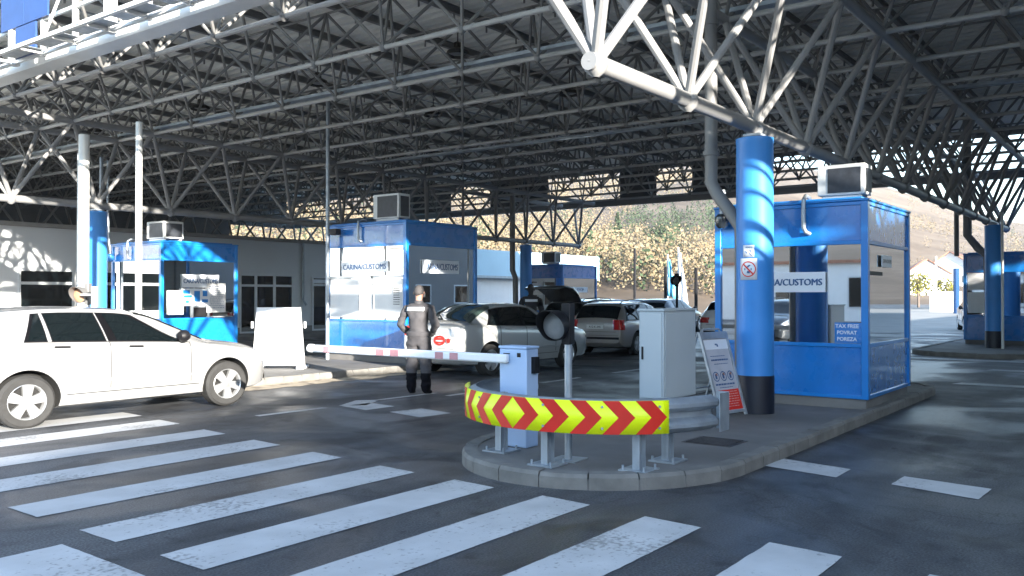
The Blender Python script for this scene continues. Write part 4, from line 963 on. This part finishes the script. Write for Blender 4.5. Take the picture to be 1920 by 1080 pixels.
wagon = dict(L=4.60, W=1.76, rw=.315, wheels=(.95, 3.6), top=[(0, .86), (.03, .96), (.12, 1.10), (.32, 1.33), (.45, 1.41), (.7, 1.45), (1.3, 1.48), (2.0, 1.46), (2.45, 1.39), (2.9, 1.2), (3.25, 1.05), (3.45, .98), (4.0, .92), (4.4, .78), (4.55, .66), (4.6, .5)],
    belt=[(0, .84), (.1, .93), (.6, .95), (2.4, .93), (3.2, .90), (3.8, .85), (4.4, .72), (4.6, .46)], wr=[(0, .76), (.3, .72), (.8, .69), (2.2, .68), (2.8, .74), (3.4, .82), (4.0, .82), (4.6, .7)],
    hw=[(0, .90), (.05, .94), (.15, .97), (.5, .99), (1.0, 1), (3.4, 1), (4.0, .96), (4.35, .86), (4.52, .74), (4.6, .60)],
    dlo=dict(all=(.32, 3.15, .58, 2.38), panes=((.38, 1.08, .6, 1.08), (1.16, 2.0, 1.16, 1.96), (2.1, 3.04, 2.06, 2.34))), ws=(2.4, 3.28), rwn=(.07, .36), seams=(1.12, 2.05, 3.1), hoodseam=(3.4, 4.3),
    handles=(1.3, 2.25), mirror=3.0, tz=(.72, .99), pz=.74, rails=(.5, 2.3), tl=.14, tq=(4.9, 7.6))
# silver hatchback in the sun
c1 = make_car('h', 'silver', hatch, 'silver hatchback in full sun entering from the left edge'); c1.location = (4.12, 11.87, 0); c1.scale = (1.055, 1, .985)
c2 = make_car('s', 'champagne', sedan, 'pale saloon car with red sticker on its boot waiting beyond the barrier', 'greenglass'); c2.location = (12.96, 11.76, 0); c2.rotation_euler = (0, 0, R(-2))
c3 = make_car('w', 'warmsilver', wagon, 'silver estate car with red tail lamps, seen from behind left of the grey cabinet'); c3.location = (20.0, 12.25, 0); c3.rotation_euler = (0, 0, R(4)); c3.scale = (.95, .95, .97)
# red sticker on the pale car
m = MB(); f_ = flat((-.012 - .006, -.28, .72), (0, -1, 0), (0, 0, 1)); n = 28
ring2d(m, 0, 0, .13, .085, lambda p: f_((p[0]*1.2, p[1]*.75)), 0)
for (a, b_, c_, d_) in ((-.12, .1, .01, .05), (-.13, .12, -.05, -.02), (-.1, .05, .06, .075)): m.add([f_(p) for p in ((a, c_), (b_, c_), (b_, d_), (a, d_))], [(0, 1, 2, 3)])
ring2d(m, .24, 0, .05, .001, lambda p: f_((p[0], p[1])), 0, 16)
st = m.build('red_sticker', M['red'], c2, recalc=False)
def recolor(c, src, dst):
    for ch in kids(c):
        if ch.data and any(s == M[src] for s in ch.data.materials):
            ch.data = ch.data.copy()
            for i, s in enumerate(ch.data.materials):
                if s == M[src]: ch.data.materials[i] = M[dst]
def car_copy(src, sp, dp, loc_, rz, lab):
    c = copy_tree(src); recolor(c, sp, dp); c.location = loc_; c.rotation_euler = (0, 0, R(rz)); c.scale = (1, 1, 1); c['label'] = lab; c['group'] = 'cars queueing under and beyond the canopy'
    for k in kids(c):
        if k.name.startswith('red_sticker'): bpy.data.objects.remove(k)
    return c
car_copy(c1, 'silver', 'whitecar', (25.3, 10.9, 0), 3, 'white car with red tail lamp behind the information board and right booth')
car_copy(c3, 'warmsilver', 'darkpaint', (-7.6, 10.4, 0), 0, 'dark grey estate car queueing out of view behind the camera')
car_copy(c1, 'silver', 'bluecar', (27.0, 17.0, 0), 0, 'blue car just left of the silver estate car')
car_copy(c2, 'champagne', 'bluecar', (36, 20.0, 0), 10, 'far blue car with a pale roof between the far booth and the estate car')
car_copy(c1, 'silver', 'darkpaint', (32.3, 17.2, 0), 4, 'dark car in the queue further beyond the blue car')
car_copy(c2, 'champagne', 'bluecar', (33, 13.6, 0), 5, 'dark blue car roof showing above the grey cabinet')
car_copy(c3, 'warmsilver', 'whitecar', (48, 17.5, 0), 175, 'far white car beyond the canopy above the grey cabinet')
car_copy(c1, 'silver', 'whitecar', (46.5, 7.4, 0), 195, 'small white car in the sun just right of the right booth')
# car with raised boot lid behind the saloon
c9 = car_copy(c3, 'warmsilver', 'darkpaint', (19.9, 14.95, 0), 0, 'dark car with its boot lid raised beside the person in black')
c9.location = (22.3, 14.95, 0)
m = MB(); m.path([(0.35, 0, 1.44), (.1, 0, 1.66), (-.25, 0, 1.83), (-.62, 0, 1.86)], .02, 6)
vs = []
for (x, z, w_) in ((.38, 1.42, .58), (.15, 1.64, .62), (-.2, 1.82, .66), (-.62, 1.87, .66), (-.9, 1.80, .62)):
    vs += [(x, -w_, z), (x, w_, z)]
m.add(vs, [(0, 1, 3, 2), (2, 3, 5, 4), (4, 5, 7, 6), (6, 7, 9, 8)]); bl = m.build('boot_lid', M['darkpaint'], c9, solid=.05)

# ------------------------------------------------------------------ people
seed_ = 3.3
def skin_person(name, joints, bones, radii, lab, loc_, rz, matfn, mats, sub=3, scale=1):
    me = bpy.data.meshes.new(name); keys = list(joints); idx = {k: i for i, k in enumerate(keys)}
    me.from_pydata([joints[k] for k in keys], [(idx[a], idx[b]) for a, b in bones], [])
    o = bpy.data.objects.new(name, me); COL.objects.link(o)
    md = o.modifiers.new('skin', 'SKIN'); md.use_smooth_shade = True
    for k in keys:
        r = radii[k]; r = r if isinstance(r, tuple) else (r, r); me.skin_vertices[0].data[idx[k]].radius = r
    me.skin_vertices[0].data[idx['pelvis']].use_root = True
    s2 = o.modifiers.new('s', 'SUBSURF'); s2.levels = sub; s2.render_levels = sub
    dg = bpy.context.evaluated_depsgraph_get(); nm = bpy.data.meshes.new_from_object(o.evaluated_get(dg)); bpy.data.objects.remove(o)
    for m_ in mats: nm.materials.append(m_)
    nrm = [v.normal.copy() for v in nm.vertices]
    for v, n_ in zip(nm.vertices, nrm):   # cloth folds
        if .12 < v.co.z < 1.47 and not (v.co.x > .15 and v.co.z < 1.08):
            q = v.co; k = noise.noise(Vector((q.x * 7 + seed_, q.y * 7, q.z * 16))) + .5 * noise.noise(Vector((q.x * 16, q.y * 16 + seed_, q.z * 30)))
            v.co = q + n_ * .020 * k
    for p in nm.polygons: p.material_index = matfn(p.center); p.use_smooth = True
    return nm
def person(lab, loc_, rz, top_m, leg_m, dark_leg_z, head_turn=0, fold=True, scale=1, collar=None, skinm='skin', hairm='hair'):
    J = dict(pelvis=(0, 0, .95), waist=(0, 0, 1.08), chest=(.01, 0, 1.28), upch=(0, 0, 1.42), neck0=(.0, 0, 1.50), neck1=(.015, 0, 1.56), head0=(.03, 0, 1.62), head1=(.03, 0, 1.70), head2=(.02, 0, 1.76))
    Rd = dict(pelvis=(.19, .15), waist=(.19, .145), chest=(.205, .15), upch=(.17, .125), neck0=(.07, .065), neck1=(.055, .055), head0=(.066, .076), head1=(.076, .09), head2=(.055, .065))
    B = [('pelvis', 'waist'), ('waist', 'chest'), ('chest', 'upch'), ('upch', 'neck0'), ('neck0', 'neck1'), ('neck1', 'head0'), ('head0', 'head1'), ('head1', 'head2')]
    for s, sd in (('l', 1), ('r', -1)):
        J.update({s+'hip': (0, sd*.10, .88), s+'knee': (.03, sd*.12, .50), s+'calf': (.0, sd*.125, .33), s+'ank': (-.01, sd*.125, .09), s+'foot': (.07, sd*.135, .05), s+'toe': (.19, sd*.15, .035), s+'heel': (-.06, sd*.12, .045),
                  s+'sh': (0, sd*.19, 1.43)})
        Rd.update({s+'hip': (.125, .125), s+'knee': .105, s+'calf': .098, s+'ank': .072, s+'foot': (.045, .04), s+'toe': (.038, .03), s+'heel': (.035, .035), s+'sh': .092})
        B += [('pelvis', s+'hip'), (s+'hip', s+'knee'), (s+'knee', s+'calf'), (s+'calf', s+'ank'), (s+'ank', s+'foot'), (s+'foot', s+'toe'), (s+'ank', s+'heel'), ('upch', s+'sh')]
        if fold: J.update({s+'elb': (-.04, sd*.31, 1.14), s+'wri': (.17, sd*.17, .98), s+'palm': (.22, sd*.12, .96)})
        else: J.update({s+'elb': (-.02, sd*.27, 1.14), s+'wri': (.12, sd*.25, .95), s+'palm': (.17, sd*.22, .91)})
        Rd.update({s+'elb': .070, s+'wri': .046, s+'palm': (.042, .022)}); B += [(s+'sh', s+'elb'), (s+'elb', s+'wri'), (s+'wri', s+'palm')]
        pw = Vector(J[s+'palm']); dr = (pw - Vector(J[s+'wri'])).normalized(); up = Vector((0, 0, 1)); lat = dr.cross(up).normalized()
        for k in range(4):
            a = pw + dr*.02 + up*(.03 - .02*k); b_ = a + dr*(.04 - .004*abs(k-1)) ; c_ = b_ + dr*.02 - lat*sd*.02*(1) + Vector((0, 0, -.01))
            J.update({f'{s}f{k}a': tuple(a), f'{s}f{k}b': tuple(b_), f'{s}f{k}c': tuple(c_)}); Rd.update({f'{s}f{k}a': .010, f'{s}f{k}b': .009, f'{s}f{k}c': .007}); B += [(s+'palm', f'{s}f{k}a'), (f'{s}f{k}a', f'{s}f{k}b'), (f'{s}f{k}b', f'{s}f{k}c')]
        a = pw + up*.045; b_ = a + dr*.025 + up*.02; J.update({s+'t1': tuple(a), s+'t2': tuple(b_)}); Rd.update({s+'t1': .012, s+'t2': .009}); B += [(s+'palm', s+'t1'), (s+'t1', s+'t2')]
    def mf(c):
        if c.z > 1.535: return 0
        if c.z < dark_leg_z: return 3  # lower legs painted dark: footwear plus shade on the shins
        r = math.hypot(c.x - .20, abs(c.y) - .14)
        if fold and c.x > .185 and c.z < 1.06: return 0
        if not fold and c.x > .13 and c.z < .97: return 0
        if c.z < .98: return 2
        return 1
    nm = skin_person('person', J, B, Rd, lab, loc_, rz, mf, [M[skinm], M[top_m], M[leg_m], M['boots_shin_shade']])
    o = bpy.data.objects.new('person', nm); COL.objects.link(o); o.location = loc_; o.rotation_euler = (0, 0, rz); o.scale = (scale,)*3; tag(o, lab, 'person')
    m = MB()   # hair cap
    vs = []; n = 18
    for i in range(7):
        ph = math.pi/2 * i / 6 * 1.12
        for k in range(n):
            t = 2*math.pi*k/n; r = math.sin(ph); back = (1 - math.cos(t)) * .5
            z = 1.70 + .098*math.cos(ph) - back * .045 * (ph/1.7)**3; vs.append((.018 + r*.098*math.cos(t), r*.083*math.sin(t), z))
    m.add(vs, [(i*n+k, i*n+(k+1) % n, (i+1)*n+(k+1) % n, (i+1)*n+k) for i in range(6) for k in range(n)]); m.build('hair', M[hairm], o, solid=.006)
    for sd in (1, -1): m = MB(); m.lathe([(.001, -.012), (.02, -.01), (.028, 0), (.02, .01), (.001, .012)], (.02, sd*.088, 1.665), 12, 'y', M=Matrix.Diagonal((.7, 1, 1.1, 1))); m.build('ear', M[skinm], o)
    m = MB(); m.lathe([(.001, .03), (.012, .0), (.016, -.02), (.001, -.03)], (.125, 0, 1.655), 8); m.build('nose', M[skinm], o)
    m = MB(); m.lathe([(.001, .02), (.01, .02), (.012, .012)], (.112, .032, 1.69), 8, 'x'); m.lathe([(.001, .02), (.01, .02), (.012, .012)], (.112, -.032, 1.69), 8, 'x'); m.box(.11, .124, -.02, .02, 1.612, 1.618); m.build('eyes_and_mouth', M['uniform_d'], o)
    # jacket hem, collar and seams follow the body
    m = MB(); m.lathe([(.185, .965), (.198, .97), (.202, 1.02), (.185, 1.04)], (0, 0, 0), 28, M=Matrix.Diagonal((.86, 1.05, 1, 1))); m.build('jacket_hem', M[top_m], o)
    m = MB(); m.lathe([(.085, 1.485), (.082, 1.50), (.072, 1.545), (.066, 1.545)], (.005, 0, 0), 20); m.build('collar', M[top_m], o)
    if collar:
        m = MB(); vs = []
        for k in range(9): y = lerp(-.15, .15, k/8); xx = -(.172 - .9*y*y); vs += [(xx, y, 1.375), (xx + .02, y, 1.435)]
        m.add(vs, [(2*k, 2*k+2, 2*k+3, 2*k+1) for k in range(8)]); m.build('back_strip', M[collar], o, solid=.006)
    return o
person('person in grey work clothes with footwear and shaded shins painted dark, standing with back turned behind the barrier', (10.45, 9.72, 0), R(22), 'uniform', 'uniform', .36, scale=.985, collar='signwhite')
m = MB(); 
pm = bpy.data.objects['person']
m.add([(.10, -.075, 1.60), (.135, -.03, 1.60), (.14, 0, 1.60), (.135, .03, 1.60), (.10, .075, 1.60), (.09, -.08, 1.655), (.125, -.035, 1.665), (.145, 0, 1.672), (.125, .035, 1.665), (.09, .08, 1.655)], [(k, k+1, k+6, k+5) for k in range(4)]); m.build('face_mask', M['white'], pm, solid=.004)
person('person in black uniform with pale strip on the back, standing behind the pale saloon', (18.2, 13.05, .0), R(40), 'uniform_d', 'uniform_d', .4, fold=False, scale=1.05, collar='signwhite', skinm='uniform_d', hairm='uniform_d')
person('person in dark clothes seen through the window of the far right booth', (30.9, 2.95, -.1), R(150), 'uniform_d', 'uniform_d', .4, fold=False, scale=.95)

# ------------------------------------------------------------------ buildings
ob_ = empty('office_building', (0, 29, 0), 'long low grey office building behind the left booth', 'building')
m = MB(); m.box(-30, 27.6, 0, 9, 0, 3.78); m.build('wall', M['wallg'], ob_)
m = MB(); m.box(-30.1, 27.7, -.12, 9.1, 3.78, 3.92); m.build('roof', M['roofing'], ob_, bevel=.02)
m = MB(); m.box(-30, 27.6, -.03, 0, .0, .35); m.build('wall_base', M['purlin'], ob_)
def window(par, x0, x1, z0, z1, mull=(), trans=None, y=0, cat='window', fm='frame_w', depth=.05):
    m = MB(); t = .07
    m.box(x0, x1, y - depth, y, z0, z0 + t); m.box(x0, x1, y - depth, y, z1 - t, z1); m.box(x0, x0 + t, y - depth, y, z0 + t, z1 - t); m.box(x1 - t, x1, y - depth, y, z0 + t, z1 - t)
    xs = []
    for c in mull: m.box(c - .06, c + .06, y - depth, y, z0 + t, z1 - t); xs.append(c)
    if trans:
        e = [x0 + t] + [v_ for c in mull for v_ in (c - .06, c + .06)] + [x1 - t]
        for a, b_ in zip(e[::2], e[1::2]): m.box(a, b_, y - depth + .005, y - .005, trans, trans + .09)
    o = m.build(cat, M[fm], par)
    m = MB(); m.box(x0 + .03, x1 - .03, y - .02, y - .008, z0 + .03, z1 - .03); m.build('pane', M['carglass'], o)
    return o
window(ob_, 12.8, 17.2, 1.0, 2.45, (14.55, 15.9), 1.95)
window(ob_, 7.0, 11.0, 1.0, 2.45, (9.0,), 1.95); window(ob_, 1.0, 5.0, 1.0, 2.45, (3.0,), 1.95); window(ob_, -6.0, -2, 1.0, 2.45, (-4.0,), 1.95)
window(ob_, 17.8, 19.6, 1.0, 2.45, (18.7,), 1.95)
window(ob_, 21.0, 23.6, .12, 2.45, (21.75, 22.65), 1.95, cat='door')
window(ob_, 24.6, 25.9, .12, 2.4, (), 2.0, cat='door')
m = MB(); m.tube((24.1, -.05, 3.8), (24.1, -.05, 1.4), .05, 8); m.tube((24.1, -.05, 1.4), (24.2, -.15, 1.2), .05, 8); m.build('downpipe', M['galv'], ob_)
m = MB(); m.box(24.62, 25.88, -.075, -.05, 2.12, 2.28); m.build('door_sign', M['signwhite'], ob_)
# pale building beyond the middle booth
wb2 = empty('pale_building', (36, 28.5, 0), 'pale blue and white low building behind the far blue column', 'building')
m = MB(); m.box(-8.0, 10, 0, 12, 0, 2.5); m.build('wall', M['white'], wb2); m = MB(); m.box(-8.2, 10.2, -.5, 12.2, 2.5, 3.95); m.build('upper_cladding', mat('pale_blue_cladding', (.38, .58, .70), .5, 0, .06, 1), wb2)
m = MB(); m.box(-8.25, 10.2, -.54, -.5, 2.5, 2.62); m.build('trim', M['galv'], wb2); window(wb2, 4.5, 5.5, .9, 2.1)
# large hall on the right, outside the frame: it throws the broad shadow on the near ground and is mirrored in the booths
def hall(name, p0, p1, depth, h, lab):
    a = Vector(p0); b_ = Vector(p1); d = (b_ - a); L_ = d.length; rz = math.atan2(d.y, d.x); o = empty(name, (a.x, a.y, 0), lab, 'building', rz)
    m = MB(); m.box(0, L_, -depth, 0, 0, h); m.build('wall', M['hallwall'], o); m = MB(); m.box(-.1, L_ + .1, -depth - .1, .1, h, h + .02); m.build('roof', M['roofing'], o)
    k = 2.0
    while k < L_ - 3:
        mm = MB(); mm.box(k, k + 1.6, .0, .05, 1.0, 2.4); w_ = mm.build('window', M['frame_w'], o); mm = MB(); mm.box(k + .08, k + 1.52, .05, .056, 1.08, 2.32); mm.build('pane', M['carglass'], w_); k += 4.2
    return o
E_ = Vector((.925, .38)); TT = 9.0; Q = Vector((10.84 - TT, 4.27 - 2.652*TT)); HH = 2.05 + .609*TT
a = Q - E_ * 34; b_ = Q + E_ * 9.0
hall('inspection_hall', (a.x, a.y), (b_.x, b_.y), 14, HH, 'long grey inspection hall on the right of the lanes, out of view')
hall('sun_block_hall', (10.6, -16.6), (80, -16.6), 14, 6.9, 'unseen grey block added to stop low sun past the inspection hall')  # added out of view to block low sun past the hall's end
wc = empty('white_building', (-32, 16, 0), 'low white building with tall windows behind the camera', 'building')
m = MB(); m.box(-8, 0, -9, 9, 0, 3.6); m.build('wall', M['white'], wc); m = MB(); m.box(-8.2, .3, -9.2, 9.2, 3.6, 3.8); m.build('roof', M['terracotta'], wc)
for k in range(7):
    m = MB(); m.box(0, .05, -8 + k*2.3, -6.9 + k*2.3, .8, 2.8); w_ = m.build('window', M['frame_w'], wc); m = MB(); m.box(.05, .056, -7.9 + k*2.3, -7.0 + k*2.3, .9, 2.7); m.build('pane', M['carglass'], w_)

# far right background: house, wall, posts
def house(u, v, wd, dp, h, rz, lab, roofm='terracotta'):
    z = ground_h(u, v) - .3; o = empty('house', (u, v, z), lab, 'house', rz)
    m = MB(); m.box(-dp/2, dp/2, -wd/2, wd/2, 0, h); m.prism([(-wd/2, 0), (wd/2, 0), (0, wd*.32)], -dp/2, dp/2, M=Matrix(((0, 0, 1, 0), (1, 0, 0, 0), (0, 1, 0, h), (0, 0, 0, 1)))); m.build('wall', M['white'], o)
    m = MB()
    for s in (1, -1):
        m.add([(-dp/2 - .4, 0, h + wd*.32 + .15), (dp/2 + .4, 0, h + wd*.32 + .15), (dp/2 + .4, s*(wd/2 + .4), h - .1), (-dp/2 - .4, s*(wd/2 + .4), h - .1)], [(0, 1, 2, 3)])
    m.build('roof', M[roofm], o, solid=.15)
    for yy in (-wd*.25, wd*.2): m = MB(); m.box(-dp/2 - .04, -dp/2, yy - .5, yy + .5, h*.35, h*.7); m.build('window', M['carglass'], o)
    return o
def pd(x, d): r = (x - 960) / 1650; return (.6*r + .8)*d, (-.8*r + .6)*d
house(*pd(1732, 175), 8, 9, 4.2, R(20), 'white gabled house on the hillside right of the right booth')
house(*pd(1795, 190), 12, 8, 4, R(-10), 'wide low house with tiled roof further right on the hillside')
m = MB(); u, v = pd(1768, 85); m.box(0, .3, 0, 0.01, 0, .01); m = MB(); m.box(u, u + .3, v - 1.6, v + 1.2, 0, 2.0); tag(m.build('wall', M['white'], bevel=.03), 'low bright white wall in the sun at the far right', 'wall')
for k, (x, d, h, lab) in enumerate(((1755, 90, 5.6, 'white lamp post above the low white wall'), (1808, 80, 5.2, 'white post at the left edge of the far right booth'), (1793, 78, 4.0, 'pale blue gate post at the far right'))):
    u, v = pd(x, d); m = MB(); m.tube((u, v, 0), (u, v, h), .09 if k < 2 else .25, 10); tag(m.build('lamp_post', M['steelw'] if k < 2 else M['bluecar']), lab, 'post')
# flags and poles in the middle
for (x, d, h, z0, mt, lab) in ((1252, 62, 4.5, 1.9, 'banner_b', 'light blue flag hanging on its pole beyond the cars'), (1272, 60, 4.9, 1.2, 'white', 'white flag hanging on its pole beside the light blue flag')):
    u, v = pd(x, d); o = empty('flag', (u, v, 0), lab, 'flag'); m = MB(); m.tube((0, 0, 0), (0, 0, h), .05, 8); m.build('pole', M['steelw'], o)
    m = MB(); vs = []
    for i in range(9):
        z = lerp(h - .2, z0 - .9 + .6, i/8); wv = .9 * (.35 + .65*i/8)
        for j in range(7): s = j/6; vs.append((.12*math.sin(s*11 + i*.5), -s*wv*.8, z - .3*s))
    m.add(vs, [(i*7+j, i*7+j+1, (i+1)*7+j+1, (i+1)*7+j) for i in range(8) for j in range(6)]); m.build('cloth', M[mt], o, solid=.01)
for (x, d, y, lab) in ((1190, 58, 466, 'thin dark post rising against the hillside beyond the estate car'), (1248, 45, 500, 'dark post in front of the two flags'), (1305, 45, 502, 'dark post right of the two flags')):
    u, v = pd(x, d); h = 1.6 + (554 - y)*d/1650; m = MB(); m.tube((u, v, 0), (u, v, h), .09, 8); tag(m.build('pole', M['black']), lab, 'pole')

# ------------------------------------------------------------------ vegetation on the hillside
def leaf_mat(name, cols):
    m = bpy.data.materials.new(name); m.use_nodes = True; n = m.node_tree; b = n.nodes['Principled BSDF']; b.inputs['Roughness'].default_value = .8; b.inputs['Specular IOR Level'].default_value = .15
    gm = n.nodes.new('ShaderNodeNewGeometry'); r = n.nodes.new('ShaderNodeValToRGB'); n.links.new(gm.outputs['Random Per Island'], r.inputs[0]); e = r.color_ramp.elements
    e[0].position = 0; e[0].color = (*cols[0], 1); e[1].position = 1; e[1].color = (*cols[-1], 1)
    for i, c in enumerate(cols[1:-1]): x = e.new((i + 1)/(len(cols) - 1)); x.color = (*c, 1)
    n.links.new(r.outputs[0], b.inputs['Base Color']); return m
AUT = leaf_mat('autumn_leaves', [(.15, .12, .075), (.19, .15, .09), (.22, .18, .12), (.18, .125, .07), (.15, .135, .08), (.21, .17, .115)])
GRN = leaf_mat('evergreen_leaves', [(.02, .035, .02), (.04, .062, .032), (.06, .085, .045), (.035, .055, .03)])
YEL = leaf_mat('yellow_leaves', [(.17, .16, .03), (.25, .22, .05), (.12, .14, .04)])
def crown(m, c, rx, rz, n, size, rr_, cone=False):
    for k in range(n):
        while True:
            x, y, z = rr_.uniform(-1, 1), rr_.uniform(-1, 1), rr_.uniform(-1, 1); q = x*x + y*y + z*z
            if q < 1: break
        if cone: f = (1 - z) / 2; x *= f*.9 + .1; y *= f*.9 + .1
        p = Vector(c) + Vector((x*rx, y*rx, z*rz)); s = size * rr_.uniform(.6, 1.3)
        a = Vector((rr_.uniform(-1, 1), rr_.uniform(-1, 1), rr_.uniform(-1, 1))).normalized(); b_ = a.orthogonal().normalized(); c2_ = a.cross(b_)
        m.v += [tuple(p + b_*s), tuple(p + c2_*s*.8), tuple(p - b_*s), tuple(p - c2_*s*.8)]; i = len(m.v) - 4; m.f.append([i, i+1, i+2, i+3]); m.m.append(0); m.sm.append(False)
ma, mg = MB(), MB(); rv = random.Random(11)
for k in range(3600):
    x = rv.uniform(380, 1960); d = 92 + 430 * rv.random() ** 1.5
    if 1400 < x < 1600 or x < 430 or (x > 1600 and d < 200): continue
    u, v = pd(x, d); z = ground_h(u, v)
    yp = 554 - (z - 1.6) * 1650 / d
    gp = (math.hypot((x - 1290) / 110, (yp - 425) / 36) < 1 + .3*rv.random()) or rv.random() < .05
    if x > 1600 and rv.random() < .75: continue
    h = rv.uniform(2.0, 3.6) * (1 if d < 300 else 1.25)
    if gp: crown(mg, (u, v, z + h*.8), h*.45, h*.9, 60, .24*h/3, rv, rv.random() < .5)
    else: crown(ma, (u, v, z + h*.7), h*.62, h*.75, 72, .185*h/3, rv)
tag(ma.build('autumn_woodland', AUT, recalc=False), 'yellow and brown autumn wood covering the hillside behind the checkpoint', 'woodland', kind='stuff')
tag(mg.build('evergreen_woodland', GRN, recalc=False), 'dark green patch of evergreen wood high on the hillside', 'woodland', kind='stuff')
def tree(x, d, h, mt, lab, cone=False, nm='tree', w_=.3):
    u, v = pd(x, d); z = ground_h(u, v); o = empty(nm, (u, v, z - .1), lab, 'tree'); m = MB(); rr_ = random.Random(int(x))
    m.path([(0, 0, 0), (.05, .03, h*.3), (0, .05, h*.6), (0, 0, h*.9)], [h*.035, h*.028, h*.018, h*.005], 8)
    for k in range(7): t = k*2.4; m.tube((0, 0, h*(.3 + .07*k)), (h*.2*math.cos(t), h*.2*math.sin(t), h*(.48 + .07*k)), h*.012, 5, r2=h*.004)
    m.build('trunk', M['bark'], o); m = MB()
    if cone: crown(m, (0, 0, h*.55), h*w_, h*.5, 420, h*.045, rr_, True)
    else:
        for k in range(9): t = k*2.4; crown(m, (h*.2*math.cos(t), h*.2*math.sin(t), h*(.45 + .055*k)), h*.2, h*.16, 60, h*.035, rr_)
    m.build('crown', mt, o, recalc=False); return o
tree(1158, 150, 6.5, GRN, 'small dark conifer standing alone on the pale slope left of the green patch', True, 'conifer', .2)
tree(1232, 130, 5.5, GRN, 'dark round evergreen on the slope above the two flags')
tree(1722, 120, 5, YEL, 'yellow green tree below the gabled house right of the right booth')
tree(1775, 100, 3.6, YEL, 'small bright yellow shrub above the low white wall at far right', nm='shrub')
tree(1092, 100, 5, AUT, 'loose orange brown tree at the foot of the hill right of the far booth')
tree(1372, 105, 5.2, AUT, 'bare brown tree at the foot of the hill behind the right booth')

# ------------------------------------------------------------------ air
m = MB(); m.box(-640, 640, -640, 640, -1.0, 118); hz = m.build('haze', M['white']); tag(hz, kind='stuff', label='thin pale winter haze between the checkpoint and the hills', cat='haze')
hm = bpy.data.materials.new('haze_air'); hm.use_nodes = True; n = hm.node_tree; n.nodes.clear(); o_ = n.nodes.new('ShaderNodeOutputMaterial'); pv = n.nodes.new('ShaderNodeVolumePrincipled')
pv.inputs['Density'].default_value = .0003; pv.inputs['Color'].default_value = (.9, .92, .96, 1); n.links.new(pv.outputs[0], o_.inputs['Volume']); hz.data.materials[0] = hm
